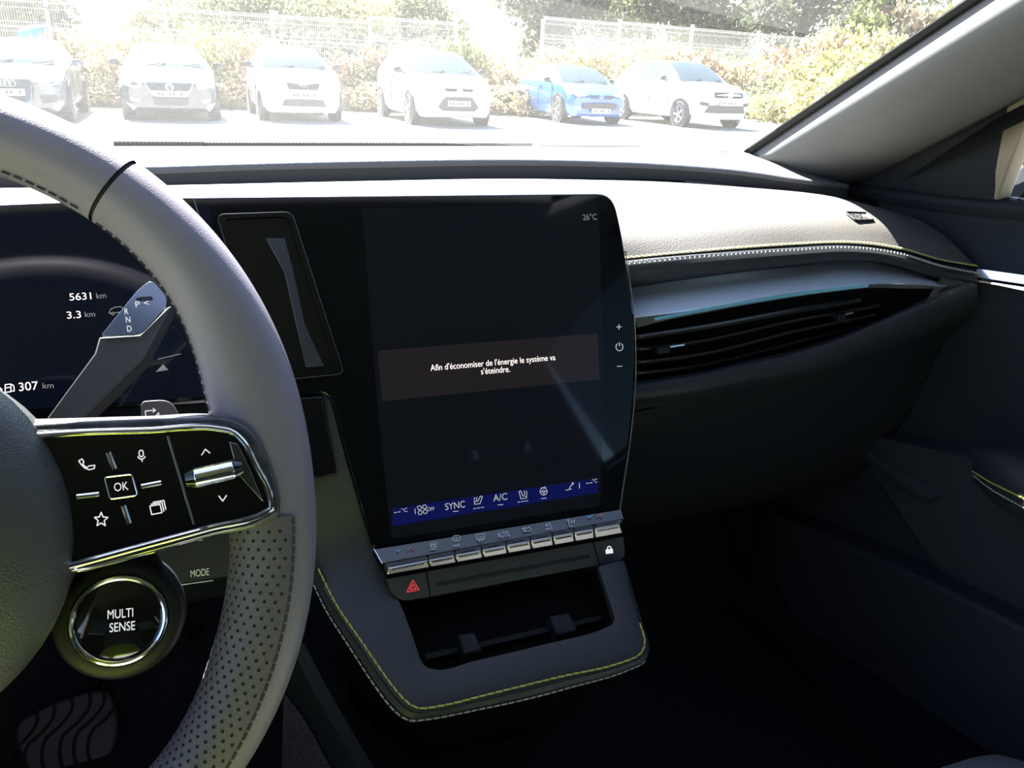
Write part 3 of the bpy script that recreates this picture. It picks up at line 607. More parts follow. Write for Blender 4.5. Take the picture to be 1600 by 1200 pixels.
icons(LF, (('seat_vent_icon', [[(672, 850), (674, 856), (680, 855), (681, 848)], [(674, 847), (674, 852)], [(677.5, 846.5), (677.5, 851.5)], [(672, 859), (681, 857.5)], arc(677, 853, 2.5, 0, 360, 8)]),
    ('windscreen_icon', [[(706, 841), (709, 837.5), (716, 836.5), (719, 839)], [(706, 841), (709, 846), (717, 845), (719, 839)], [(710, 840), (711, 844)], [(713, 839.5), (714, 843.5)]]),
    ('rear_window_icon', [[(744, 836), (757, 834), (757, 842), (745, 844), (744, 836)], [(748, 838), (749, 847)], [(751, 837.5), (752, 846.5)], [(754, 837), (755, 845)]]),
    ('recirculation_icon', [[(818, 830), (819, 827), (823, 825), (828, 824), (830, 827), (829, 829), (818, 830.5)], [(820, 824), (816, 827), (821, 828)]]),
    ('airflow_icon', [[(888, 815), (890, 822), (896, 821)], arc(888, 812.5, 1.4, 0, 360, 7), [(892, 816), (898, 814)], [(893, 813), (893, 819)], [(897, 812), (897, 818)]])), .9, .0006, K['mark'], ist)
icons(LF, (('cool_arrow', [[(618, 859), (622, 863), (626, 858)]]), ('cool_arrow', [[(918, 806), (922, 808), (926, 804)]])), 1.2, .0006, K['bluep'], ist)
icons(LF, (('warm_arrow', [[(637, 861), (641.5, 856), (646, 860)]]), ('warm_arrow', [[(934, 807), (938, 803), (942, 806)]])), 1.2, .0006, K['redp'], ist)
# metal keys: eight toggles, each with a lit upper lip and a ribbed front
tt = [0.0, .19, .292, .392, .49, .587, .682, .773, .866, 1.0]
tt = [(x-600)/(973.5-600) for x in (600, 663, 702, 742, 780, 818, 854, 889, 923, 973)]
def lerp2(rw, t): return rw[0]+(rw[1]-rw[0])*t
lips = two((598.5, 890), (973.5, 818), .5085)
for i in range(9):
    a, b = tt[i]+.002, tt[i+1]-.002
    inL = .030 if i == 0 else 0; inR = .022 if i == 8 else 0
    s0, s1 = lerp2(rows[2], a+inL*.4), lerp2(rows[2], b-inR*.3); l0, l1 = lerp2(lips, a+inL*.6), lerp2(lips, b-inR*.6); f0_, f1_ = lerp2(rows[3], a), lerp2(rows[3], b)
    back = V(0, .02, .0)
    m = M(); m.add([s0, s1, l1, l0, f0_, f1_, s0+back, s1+back, f0_+back, f1_+back], [(0, 1, 2, 3), (3, 2, 5, 4), (0, 3, 4, 8, 6), (1, 7, 9, 5, 2), (6, 7, 1, 0), (4, 5, 9, 8), (7, 6, 8, 9)])
    key = m.build('climate_key', K['button_metal'], clim, sharp=20, bevel=.0009)
    if i in (0, 8): key['label'] = 'bevelled end key'
    m = M()
    k0, k1 = l0*.72+f0_*.28, l1*.72+f1_*.28; nk = nrm(np.cross(l1-l0, l0-f0_)); nk = nk if np.dot(nk, CAM-l0) > 0 else -nk
    ns = 12
    for j in range(ns):
        p = k0+(k1-k0)*(.14+.80*j/ns); m.box(p+nk*.0002, .0010, .0006, .0012, [nrm(l1-l0), nk, nrm(f0_-l0)])
    m.build('key_ribs', K['hole'], key, smooth=False, kind='stuff')
    if 2 <= i <= 7 and i not in (7,):
        p0, p1 = (s0*.5+l0*.5)*.75+(s1*.5+l1*.5)*.25, (s0*.5+l0*.5)*.25+(s1*.5+l1*.5)*.75
        nu_ = nrm(np.cross(s1-s0, l0-s0)); nu_ = nu_ if np.dot(nu_, CAM-s0) > 0 else -nu_
        m = M(); m.box((p0+p1)/2+nu_*.0002, np.linalg.norm(p1-p0), .0004, .0011, [nrm(p1-p0), nu_, nrm(np.cross(p1-p0, nu_))]); m.build('key_lamp', K['dark_chrome'], key)
# lower bar: hazard switch, long grip, lock switch
b0 = two((603, 905), (975, 838.5), .509); b1 = two((613, 930), (978, 868), .502); b2 = two((630, 943), (966, 880), .512)
q = strip(b0, b1, 0, 1); nb = nS(q); nb = nb if np.dot(nb, CAM-q[0]) > 0 else -nb
full = [lerp2(b0, -.004), lerp2(b0, 1.004), lerp2(b1, 1.004), lerp2(b2, .97), lerp2(b2, 0.01), lerp2(b1, .0)]
m = M(); m.prism(np.array(roundpoly(full, [.002, .002, .006, .01, .012, .008], 5))-nb*.0035, -nb*.02); m.build('bar_base', K['hole'], clim, bevel=.001)
BF = Frame(q[3], q[2]-q[3], q[0]-q[3])
def bar_piece(px, nm, r_=.0005): 
    P = roundpoly(BF.P(px), r_, 4); mm = M(); mm.prism(P, -BF.n*.008); return mm.build(nm, K['bar'], clim, bevel=.0008)
hz = bar_piece([(604, 905), (665, 893.5), (672, 932), (628, 940), (613, 928)], 'hazard_switch', [.001, .001, .001, .006, .004]); hz['label'] = 'switch with red warning triangle'
bar_piece([(667, 893), (926, 847), (936, 883), (674, 931.5)], 'grip_bar')
lk = bar_piece([(928, 846.5), (974, 838.5), (977, 866), (970, 876.5), (938, 882.5)], 'lock_switch', [.001, .001, .004, .006, .001]); lk['label'] = 'switch with white padlock'
m = M(); m.strokes(BF, [[(684, 913.5), (920, 869)]], 5.5, .0006); m.build('grip_inlay', K['hole'], clim, smooth=False)
m = M(); m.strokes(BF, [[(636, 925), (645, 906.5), (655, 921.5), (636, 925)], [(641, 921), (645, 913), (650, 919.5), (641, 921)]], 1.9, .0008); m.build('warning_triangle', K['red'], hz, smooth=False)
m = M(); m.strokes(BF, [[(948.5, 862), (956, 861)]], 7, .0008); m.strokes(BF, [[(949.5, 858), (949.5, 855), (952, 853.5), (954.5, 855), (954.8, 858)]], 1.3, .0008); m.build('padlock_icon', K['mark_bright'], lk, smooth=False)

# ------------------------------------------------------------------ leather console with the phone tray
tO = V(0, .50, .800); tN = nrm(V(0, -.57, 1.0)); TF = Frame(tO, V(1, 0, 0), V(0, 1, .57))
con = thing('phone_console', TF.px(800, 1000), 'charcoal leather console with open phone tray and yellow stitched edge', 'console')
outer = np.vstack([[PF.px(452, 655, -.02), PF.px(470, 760, -.012)], TF.P([(492, 888), (520, 945), (560, 1005), (600, 1064), (622, 1092), (637, 1106), (652, 1112), (672, 1110), (760, 1091), (880, 1062), (980, 1036), (1002, 1026), (1010, 1014), (1011, 1004), (1003, 975), (988, 925), (974, 876)])])
inner = np.vstack([[PF.px(512, 612, -.006), PF.px(547, 741, -.003), PF.px(585, 862, -.004)], TF.P([(606, 905), (628, 950), (645, 995), (656, 1029), (664, 1041), (680, 1046), (740, 1033), (850, 1007), (944, 982), (957, 976), (961, 966), (952, 938), (935, 886)])])
def sub_(P, n): return polyline(P, n)
# match the two borders by angle round the tray with explicit pairs
oi = [0, 1, 2, 3, 4, 5, 6, 7, 8, 9, 10, 11, 12, 13, 14, 15, 16, 17, 18]
pairs_i = [0, 1, 2, 3, 4, 5, 6, 6, 7, 8, 9, 10, 11, 12, 12, 13, 13, 14, 15]
O2 = [outer[i] for i in oi]; I2 = [inner[min(j, len(inner)-1)] for j in pairs_i]
G = []
for a, b in zip(O2, I2):
    up_ = TF.n*.0015
    G.append([a-TF.n*.004+(a-b)*.008, a, a*.8+b*.2+up_, a*.5+b*.5+up_, a*.2+b*.8+up_*.8, b, b-TF.n*.008])
G = np.array(G); G = np.array([catmull(G[:, k], 120) for k in range(G.shape[1])]).transpose(1, 0, 2)
m = M(); m.grid(G); m.build('leather_top', K['leather'], con, sharp=70)
oc = catmull(np.array(O2)[2:], 160)
side = oc[:, :]; ctr = TF.px(800, 960)
outw = np.array([nrm((p-ctr)-TF.n*np.dot(p-ctr, TF.n)) for p in oc])
m = M(); m.grid(np.array([oc-TF.n*.003+outw*.0005, oc-TF.n*.006+outw*.004, oc-TF.n*.014+outw*.005, oc-TF.n*.020+outw*.002, oc-TF.n*.024-outw*.02]).transpose(1, 0, 2)); m.build('leather_edge', K['leather'], con)
stitches('stitching', (oc+TF.n*.0008-outw*.0025)[:138], K['thread_yellow'], con, .0065, .0006, .86, TF.n, .06)['label'] = 'yellow stitching'
stitches('stitching', (oc-TF.n*.0085+outw*.0050)[:138], K['thread_grey'], con, .0060, .0006, .75, outw[60])
# well of the tray
wi = catmull(np.array(inner)[3:], 60); top_close = polyline([inner[-1], inner[3]], 20)[1:-1]
loop = np.vstack([wi, top_close]); n = len(loop)
deep = loop-TF.n*.055+ (ctr-loop)*.03
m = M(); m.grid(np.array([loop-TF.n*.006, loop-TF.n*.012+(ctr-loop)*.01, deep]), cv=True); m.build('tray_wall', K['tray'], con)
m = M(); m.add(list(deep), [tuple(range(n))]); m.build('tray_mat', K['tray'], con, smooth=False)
# two rubber holders standing up from the front edge of the tray
for (pxs) in ([(716, 991), (742, 987), (755, 1016), (726, 1023)], [(859, 962), (890, 957), (904, 985), (871, 993)]):
    P = TF.P(pxs, -.010); Q = [p-TF.n*.024 for p in P]; Q[2] = Q[2]-V(0, .004, 0); Q[3] = Q[3]-V(0, .004, 0)
    m = M(); m.add(P+Q, [(0, 1, 2, 3), (0, 4, 5, 1), (1, 5, 6, 2), (2, 6, 7, 3), (3, 7, 4, 0), (7, 6, 5, 4)]); m.build('phone_holder', K['soft_black'], con, bevel=.002)
# ledge in the front of the tray between the holders
m = M(); a = TF.P([(668, 1030), (955, 965)], -.020); b = TF.P([(660, 1000), (945, 940)], -.030)
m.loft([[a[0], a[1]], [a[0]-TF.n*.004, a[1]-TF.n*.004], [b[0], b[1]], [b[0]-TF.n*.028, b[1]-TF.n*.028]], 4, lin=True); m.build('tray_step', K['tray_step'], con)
# body under the tray, down to the tunnel
bt = [TF.px(560, 950, -.026), TF.px(950, 900, -.026), TF.px(965, 985, -.026), TF.px(690, 1060, -.026)]
m = M(); m.prism(bt, V(.0, .12, -.25)); m.build('console_foot', K['tray'], con)
# dark trim filling the left of the console behind the wheel
m = M(); kk = [PF.px(430, 640, -.030), PF.px(520, 622, -.030), PF.px(560, 760, -.030), PF.px(580, 860, -.03), TF.px(560, 960, -.02), TF.px(480, 905, -.02)]
m.prism(kk, V(0, .03, -.0)); m.build('flank_panel', K['soft_black'], con)
olv = [PF.px(440, 624, -.001), PF.px(503, 619, -.001), PF.px(527, 741, -.001), PF.px(470, 750, -.001)]
m = M(); m.prism(olv, -PF.n*.006); m.build('gloss_insert', K['gloss_black'], con, bevel=.0008)

# ------------------------------------------------------------------ footwell: tunnel, pedals, lower dash, column shroud
tun = thing('center_tunnel', (.15, .75, .45), 'dark carpeted tunnel side with a grey trim rib beside the pedals', 'tunnel')
s1 = rail((455, 1010, .60), (480, 1060, .58), (560, 1200, .50), (640, 1330, .40)); s2 = rail((428, 1085, .66), (455, 1120, .64), (500, 1200, .60), (590, 1330, .52)); s3 = s2+V(-.01, .02, -.25)
m = M(); m.loft([s1+V(.012, 0, .0), s1, s2+V(.012, 0, .0)], 16); m.build('trim_rib', K['door_black'], tun)
s4 = s1+V(.05, .03, .0); s5 = s1+V(.20, .05, -.02)
m = M(); m.loft([s1+V(.012, 0, 0), s1+V(.018, .02, -.05), s4+V(0, .02, -.06), s5+V(0, 0, -.08)], 12); m.build('tunnel_top', K['soft_black'], tun)
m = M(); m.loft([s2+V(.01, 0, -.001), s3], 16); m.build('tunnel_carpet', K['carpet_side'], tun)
knee = thing('lower_dash', (-.2, .62, .8), 'dark lower dash panel under the driver screen', 'panel')
kr0 = [V(-.60, .60, .955), V(-.2, .60, .955), V(.10, .60, .95)]; kr1 = [V(-.60, .565, .90), V(-.2, .565, .90), V(.10, .575, .90)]; kr2 = [V(-.60, .60, .80), V(-.2, .60, .80), V(.10, .60, .80)]; kr3 = [V(-.6, .72, .68), V(-.2, .72, .68), V(.12, .72, .68)]; kr4 = [V(-.6, 1.0, .66), V(-.2, 1.0, .66), V(.12, 1.0, .66)]
m = M(); m.loft([kr0, kr1, kr2, kr3, kr4], 12, 14); m.build('panel', K['soft_black'], knee)
m = M(); sg = rail((240, 633.5, .56), (345, 626, .56)); m.tube(sg, .0011, 6); m.build('panel_edge', K['dark_chrome'], knee)
shr = thing('column_shroud', (-.2, .5, .85), 'dark steering column shroud behind the wheel', 'shroud')
m = M(); G = []
for t, a in zip(np.linspace(0, 1, 6), (.050, .058, .062, .066, .07, .075)):
    c = V(-.1417, .40+.20*t, .960-.085*t); G.append([c+V(a*1.25*math.cos(x), 0, 0)+V(0, .3, .95)*a*math.sin(x)*1.0 for x in np.linspace(0, 2*math.pi, 20, endpoint=False)])
m.grid(G, cv=True); m.add(G[0], [tuple(range(20))]); m.build('shell', K['hard_black'], shr)
m = M(); m.tube(np.array(G[1])*1.0, .0022, 6, closed=True); m.build('shroud_seam', K['soft_black'], shr)
def pedal(name, outline, Y0, label, grooves, arm_pts):
    c = atZ(*outline[0], Y0)
    P = [atZ(x, y, Y0) for x, y in outline]; c = sum(P)/len(P); ex = V(1, 0, 0); ey = nrm(V(0, .75, .66))
    F = Frame(c, ex, ey); pp = roundpoly(F.P(outline), .02, 6)
    t = thing(name, c, label, 'pedal'); m = M(); m.prism(pp, -F.n*.012); m.build('pad', K['rubber'], t, bevel=.004)
    m = M()
    for g in grooves:
        gp = catmull(np.array(F.P(g, .0007)), 14); m.tube(gp, .0022, 6, flat=.35, up=F.n)
    m.build('groove', K['hole'], t)
    m = M(); m.tube([atZ(x, y, z) for x, y, z in arm_pts], [.012]*len(arm_pts), 10); m.build('arm', K['dark_chrome'], t)
    return t
wav = lambda dx, dy=0: [(x+dx, y+dy) for x, y in ((130, 1075), (133, 1100), (112, 1130), (90, 1150), (85, 1175), (95, 1215))]
pedal('brake_pedal', [(24, 1128), (90, 1096), (165, 1072), (184, 1110), (182, 1160), (165, 1188), (110, 1212), (50, 1215), (24, 1160)], .36, 'wide rubber brake pedal with wavy grooves', [wav(k, -abs(k)*.0+j) for k, j in ((-75, 28), (-48, 16), (-20, 6), (8, 0), (30, -4), (52, -6))],
      [(155, 1078, .37), (152, 1050, .42), (156, 1030, .47), (158, 1010, .56)])
pedal('accelerator_pedal', [(282, 1010), (303, 992), (322, 1010), (334, 1050), (325, 1100), (300, 1128), (288, 1080)], .34, 'narrow accelerator pedal with wavy grooves right of the brake', [[(x+k, y) for x, y in ((305, 1005), (318, 1035), (302, 1070), (300, 1110))] for k in (-10, 2, 13)],
      [(302, 1000, .36), (303, 985, .42), (305, 960, .5)])

# ------------------------------------------------------------------ steering wheel
TAU = .4266; WC = V(-.1417, .3464, 1.0153); WF = Frame(WC, V(1, 0, 0), V(0, math.sin(TAU), math.cos(TAU)))
whl = thing('steering_wheel', WC, 'black leather steering wheel with key pad spoke and perforated grip', 'steering wheel')
EXP = 2.155; RO, RYO = .185, .185*1.045
def sgnp(v, p): return math.copysign(abs(v)**p, v)
def outer_pt(t): return np.array([sgnp(math.cos(t), 2/EXP)*RO, sgnp(math.sin(t), 2/EXP)*RYO])
def outer_n(t):
    a = outer_pt(t-.002); b = outer_pt(t+.002); d = nrm(b-a); return np.array([d[1], -d[0]])
def halfw(t):                                              # half width of the rim in its plane; thumb rests swell above the spokes
    tt = (math.degrees(t)+180) % 360-180; ta = tt if abs(tt) <= 90 else (180-abs(tt))*math.copysign(1, tt)
    return .0172+.0040*math.exp(-((ta-9)/17)**2)+.0020*math.exp(-((ta+22)/18)**2)
RB = .0165
def rim_pt(t, ph, lift=0):
    a = halfw(t); p = outer_pt(t); n = outer_n(t); c = p-n*a
    q = c+n*(a+lift)*math.cos(ph); return WF.at(q[0], q[1], (RB+lift)*math.sin(ph))
def tgrid(a0, a1, n): return np.radians(np.linspace(a0, a1, n))
SEAM = 50.0; GA0, GA1 = -86, -5.5                            # seam angle; grip span (right side)
def rimpart(name, a0, a1, n, ph0, ph1, np_, lift, mat_, closed=False):
    G = [[rim_pt(t, p, lift) for p in (np.linspace(ph0, ph1, np_, endpoint=not closed))] for t in tgrid(a0, a1, n)]
    m = M(); m.grid(np.array(G), cv=closed); return m.build(name, mat_, whl, sharp=80)
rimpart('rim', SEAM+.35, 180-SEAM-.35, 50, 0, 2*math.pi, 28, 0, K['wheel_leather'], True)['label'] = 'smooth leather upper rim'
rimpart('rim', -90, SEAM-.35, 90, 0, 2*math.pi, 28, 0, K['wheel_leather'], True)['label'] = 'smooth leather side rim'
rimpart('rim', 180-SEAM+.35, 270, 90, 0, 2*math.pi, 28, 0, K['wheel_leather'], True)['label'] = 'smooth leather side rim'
for s in (SEAM, 180-SEAM):
    G = [[rim_pt(R(s)+dt, p, -.0016) for p in np.linspace(0, 2*math.pi, 28, endpoint=False)] for dt in np.radians((-.4, .4))]
    m = M(); m.grid(np.array(G), cv=True); m.build('rim_seam', K['seam'], whl)
# perforated grip on the inward face of the lower rim
PH0, PH1 = R(72), R(205)
for sgn in (1, -1):
    A = np.radians(np.linspace(GA0, GA1, 60)); A = A if sgn > 0 else math.pi-A
    G = np.array([[rim_pt(t, p, .0010) for p in np.linspace(PH0, PH1, 16)] for t in A])
    ed = np.array([[rim_pt(t, p, -.001) for p in (PH0-.03, PH1+.03)] for t in A])
    G = np.concatenate([ed[:, :1], G, ed[:, 1:]], 1)
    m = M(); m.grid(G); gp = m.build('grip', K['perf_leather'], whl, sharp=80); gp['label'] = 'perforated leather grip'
    m = M(); k = 0
    for i, adeg in enumerate(np.arange(GA0+.5, GA1-1, 1.28)):
        for j in range(9):
            t = R(adeg if sgn > 0 else 180-adeg); p = PH0+.14+(PH1-PH0-.2)*(j+(.5 if i % 2 else 0))/9
            c = rim_pt(t, p, .00115); n = nrm(c-rim_pt(t, p, -.005)); a = nrm(np.cross(n, WF.n+V(.01, .02, 0))); b = np.cross(n, a)
            m.add([c+.00085*(a*math.cos(x)+b*math.sin(x)) for x in np.linspace(0, 2*math.pi, 7)[:-1]], [tuple(range(6))]); k += 1
    m.build('perforation', K['hole'], gp, smooth=False, kind='stuff')
    stitches('stitching', [rim_pt(t, PH0-.06, .0006) for t in A], K['seam'], gp, .0045, .0006, .7, WF.n)
# seam line along the inner front edge of the upper rim
stitches('stitching', [rim_pt(R(a), R(168), .0004) for a in np.linspace(2, SEAM-1, 70)], K['seam'], whl, .0048, .0004, .7, WF.n)
stitches('stitching', [rim_pt(R(a), R(160), .0004) for a in np.linspace(SEAM+2, 88, 60)], K['seam'], whl, .0048, .0004, .7, WF.n)
# horn pad / airbag cover
def dome(name, ax_, ay, ex_, h0, h1, mat_, cy=0):
    G = []
    for s in np.linspace(0, 1, 12):
        r_ = math.cos(s*math.pi/2)**.55 if s < 1 else 0.02; z = h0+(h1-h0)*math.sin(s*math.pi/2)
        G.append([WF.at(sgnp(math.cos(t), 2/ex_)*ax_*r_, cy+sgnp(math.sin(t), 2/ex_)*ay*r_, z) for t in np.linspace(0, 2*math.pi, 56, endpoint=False)])
    G.insert(0, [WF.at(sgnp(math.cos(t), 2/ex_)*ax_*.97, cy+sgnp(math.sin(t), 2/ex_)*ay*.97, h0-.03) for t in np.linspace(0, 2*math.pi, 56, endpoint=False)])
    m = M(); m.grid(np.array(G), cv=True); m.add(G[-1], [tuple(range(56))]); return m.build(name, mat_, whl, sharp=80)
HUBX, HUBY = .083, .082
dome('airbag_cover', HUBX, HUBY, 2.05, .016, .048, K['hub_leather'], -.006)['label'] = 'rounded leather hub cover'
# spokes: right one carries the key pad seen in the picture, left one mirrors it
def mirrorX(P): return [WC+WF.ex*(-np.dot(p-WC, WF.ex))+WF.ey*np.dot(p-WC, WF.ey)+WF.n*np.dot(p-WC, WF.n) for p in P]
SP = [(-40, 668), (60, 661), (200, 655), (330, 651), (365, 654), (400, 676), (425, 730), (440, 790), (434, 812), (400, 824), (240, 858), (92, 899), (-40, 930)]
for k in (0, 1):
    P = roundpoly(WF.P(SP, .0185), .008, 4); P = P if k == 0 else mirrorX(P)
    m = M(); m.prism(P, -WF.n*.034); sp = m.build('spoke', K['spoke'], whl, bevel=.004, seg=3)
xs_ = (40, 120, 230, 338, 372, 402)
for k in (0, 1):
    fr_ = [WF.px(x, y, .0195) for x, y in zip(xs_, (674, 670, 666.5, 663, 669, 694))]; bk_ = [WF.px(x, y, -.004) for x, y in zip(xs_, (655, 653, 650, 648, 655, 684))]
    md_ = [a*.5+b*.5+WF.ey*.0015 for a, b in zip(fr_, bk_)]
    rs_ = [fr_, md_, bk_] if k == 0 else [mirrorX(fr_), mirrorX(md_), mirrorX(bk_)]
    m = M(); m.loft(rs_, 30, 8); m.build('spoke_top', K['spoke'], whl)
LWR = [(40, 860), (120, 880), (250, 850), (262, 862), (225, 900), (120, 1000), (60, 1000)]
spk = [WF.at(-.03, -.05, -.008), WF.at(.03, -.05, -.008), WF.at(.022, -.185, -.01), WF.at(-.022, -.185, -.01)]
m = M(); m.prism(spk, -WF.n*.012); m.build('spoke', K['hard_black'], whl, bevel=.004)
# chrome surround of the key pad
def pad_path(off, k=0):
    pts = [(46, 681), (120, 676), (230, 672.5), (338, 669), (362, 674), (380, 690), (400, 727), (424, 780), (425, 793), (414, 801), (330, 824), (200, 859), (98, 887)]
    return catmull(np.array(WF.P(pts, off)), 80)
tr_ = pad_path(.0200)
m = M(); m.tube(tr_, .0016, 10, up=WF.n, flat=1.3); m.build('spoke_trim', K['bright_chrome'], whl)['label'] = 'polished metal surround of the key pad'
low = catmull(np.array(WF.P([(428, 795), (405, 810), (330, 830), (200, 866), (93, 893)], .0185)), 40)
m = M(); m.tube(low, [.0026]*36+[.0022, .0017, .0012, .0006], 10, up=WF.n, flat=1.1); m.build('spoke_trim', K['bright_chrome'], whl)['label'] = 'polished metal lower blade of the spoke'
kp = roundpoly(WF.P([(30, 683), (340, 671), (366, 678), (384, 700), (423, 784), (420, 798), (96, 884), (30, 890)], .0203), [.001, .003, .004, .006, .005, .004, .001, .001], 4)
m = M(); m.prism(kp, -WF.n*.004); pad = m.build('key_pad', K['dusty_gloss'], whl, bevel=.0005); pad['label'] = 'gloss black key pad'
dv = WF.P([(262, 681), (303, 819)], .0205); m = M(); m.tube(dv, .0006, 6); m.build('pad_joint', K['chrome'], pad)
okp = roundpoly(WF.P([(163, 746), (206, 741), (215, 774), (172, 780)], .0217), .0012, 4)
m = M(); m.prism(okp, -WF.n*.002); ok = m.build('ok_button', K['gloss_black'], whl, bevel=.0006)
m = M(); q = list(okp)+[okp[0]]; m.tube(np.array(q)-WF.n*.0002, .00035, 6); m.build('button_rim', K['chrome'], ok)
text('lettering', 'OK', WF, 179, 768, 201, K['mark_bright'], ok, .0221, y1=765, cap=13)
for a, b in (((169, 707), (179, 733)), ((221, 760), (252, 754)), ((193, 790), (202, 818)), ((120, 776), (155, 772))):
    P = WF.P([a, b], .0206); m = M(); m.tube(P, .0011, 8); m.build('key_divider', K['chrome'], pad)
st_ = [(158.0+(11 if i % 2 == 0 else 5)*math.sin(R(36*i)), 812-(11.5 if i % 2 == 0 else 5.2)*math.cos(R(36*i))) for i in range(11)]
icons(WF, (('phone_icon', [[(123, 720), (128, 717), (131, 722), (129, 725), (135, 731), (139, 728), (148, 727), (147, 732), (139, 734), (132, 731), (126, 725), (123, 720)]]),
    ('microphone_icon', [arc(220.5, 707, 3.2, 180, 360, 8, 3.5), [(217.3, 707), (217.8, 712), (221, 714), (223.8, 711.5), (223.7, 707)], arc(221, 711, 6, 20, 160, 8, 6.5), [(221.5, 717), (222, 721)]]),
    ('star_icon', [st_]), ('pages_icon', [[(234, 791), (250, 788), (253, 801), (237, 804), (234, 791)], [(236, 788), (253, 785), (256, 799)], [(239, 785), (256, 782), (259, 796)]]),
    ('up_arrow', [[(315, 711), (321, 702), (328, 708)]]), ('down_arrow', [[(342, 775), (348, 783), (354, 774)]])), 1.7, .0208, K['mark_bright'], pad)
m = M(); rl = WF.P([(303, 747), (366, 733)], .0220); m.tube(rl, .0052, 20, flat=.9); ro = m.build('scroll_roller', K['bright_chrome'], whl, bevel=.0006); ro['label'] = 'ribbed chrome roller'
m = M()
for q in (0, 1):
    e = nrm(rl[1]-rl[0])*(1 if q else -1); m.tube([rl[q], rl[q]+e*.0035], [.0050, .0032], 16)
m.build('roller_end', K['gloss_black'], ro)
# glossy wedge right of the roller
wd = WF.P([(358, 690), (372, 694), (392, 735), (412, 785), (372, 742)], .0210); m = M(); m.prism(wd, -WF.n*.001); m.build('pad_wedge', K['dark_chrome'], pad, bevel=.0004)
# round drive mode button under the spoke
MC = WF.px(187, 968, .0)
m = M(); m.lathe(MC, WF.n, [(.0255, -.03), (.0275, -.012), (.0270, -.002), (.0245, .0015), (.0205, .002), (.0195, -.001)], 48); hs = m.build('button_housing', K['hard_black'], whl, sharp=50)
m = M(); tt_ = np.linspace(0, 2*math.pi, 49)[:-1]; m.tube([MC+WF.n*.0022+.0188*(WF.ex*math.cos(t)+WF.ey*math.sin(t)) for t in tt_], .0013, 10, closed=True); m.build('button_ring', K['bright_chrome'], whl)['label'] = 'polished ring of the round drive mode button'
m = M(); m.lathe(MC, WF.n, [(.0180, -.002), (.0180, .0012), (.0165, .0020), (.0, .0024)], 40, cap=False); mbt = m.build('mode_button', K['gloss_black'], whl, sharp=60); mbt['label'] = 'round gloss black button reading MULTI SENSE'
text('lettering', 'MULTI', WF, 168, 967.5, 208, K['mark_bright'], mbt, .0030, y1=963.5, cap=14)
text('lettering', 'SENSE', WF, 171, 988, 211, K['mark_bright'], mbt, .0030, y1=984, cap=14)
m = M(); m.prism([WF.px(*p, -.004) for p in ((150, 880), (240, 862), (262, 900), (232, 940), (140, 935), (120, 905))], -WF.n*.012); m.build('button_bracket', K['hard_black'], whl, bevel=.003)
# regeneration paddle peeping over the spoke
PDF = Frame(WF.at(0, 0, -.022), WF.ex, WF.ey)
pd = roundpoly(PDF.P([(220, 627), (266, 624), (281, 650), (284, 690), (222, 690)]), [.0025, .005, .003, .001, .001], 5)
m = M(); m.prism(pd, -PDF.n*.003); pdl = m.build('paddle', K['paddle'], whl, bevel=.001); pdl['label'] = 'grey paddle with battery symbol'
m = M(); m.strokes(PDF, [[(228, 655), (227, 642), (232, 642)], [(228, 642), (242, 641)], [(239, 638), (243, 641), (239, 644)], [(244, 649), (248, 645), (248, 651), (244, 649)]], 1.3, .0006); m.build('paddle_icon', K['mark_bright'], pdl, smooth=False)

# ------------------------------------------------------------------ stalks on the column
GF = Frame(atY(195, 490, .46), V(1, 0, 0), V(0, .55, .8))
gs = thing('gear_selector', atY(100, 650, .46), 'grey column gear selector with P R N D plate right of the wheel hub', 'gear selector')
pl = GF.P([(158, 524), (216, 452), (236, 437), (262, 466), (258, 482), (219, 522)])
m = M(); m.prism(roundpoly(pl, [.001, .004, .003, .004, .003, .004], 4), -GF.n*.003); plate = m.build('selector_plate', K['plate_sky_reflection'], gs, bevel=.0006); plate['label'] = 'satin grey plate with P R N D'
for s_, x, y, q in (('P', 212, 480, 7), ('<', 225, 478, 8), ('R', 195, 491, 6), ('N', 197, 504, 7), ('D', 199, 518, 7)):
    text('lettering', s_, GF, x, y, x+q, K['mark_bright'], plate, .0014, cap=9)
m = M(); m.strokes(GF, [[(213, 467), (220, 465), (236, 464), (238, 467), (220, 468.5), (213, 467)]], 1.6, .0006); m.build('plate_slot', K['hole'], plate, smooth=False)
bd = GF.P([(155, 527), (218, 523), (262, 480), (268, 478), (225, 560), (118, 665), (60, 672), (148, 552)], -.0035)
m = M(); m.prism(bd, -GF.n*.022); m.build('stalk', K['stalk'], gs, bevel=.004, seg=3)
MF = Frame(atY(300, 880, .47), V(1, 0, 0), V(0, .35, .93))
au = thing('control_stalk', atY(280, 880, .47), 'dark control stalk lettered MODE behind the lower spoke', 'stalk')
m = M(); m.prism(roundpoly(MF.P([(238, 842), (388, 812), (392, 895), (290, 912), (232, 925)]), [.003, .003, .004, .004, .004], 4), -MF.n*.02); ab = m.build('stalk', K['hard_black'], au, bevel=.004)
text('lettering', 'MODE', MF, 298, 902, 327, K['mark'], ab, .0010, y1=898.5, cap=11)
icons(MF, (('stalk_mark', [[(283, 914), (333, 907)]]), ('stalk_mark', [[(250, 851), (278, 847)]]), ('stalk_mark', [[(290, 847), (316, 844)]])), 1.1, .0008, K['mark'], ab)
m = M(); m.prism(MF.P([(364, 894), (378, 892.5), (378, 895), (364, 896.5)], .001), -MF.n*.002); m.build('stalk_tab', K['bright_chrome'], au)

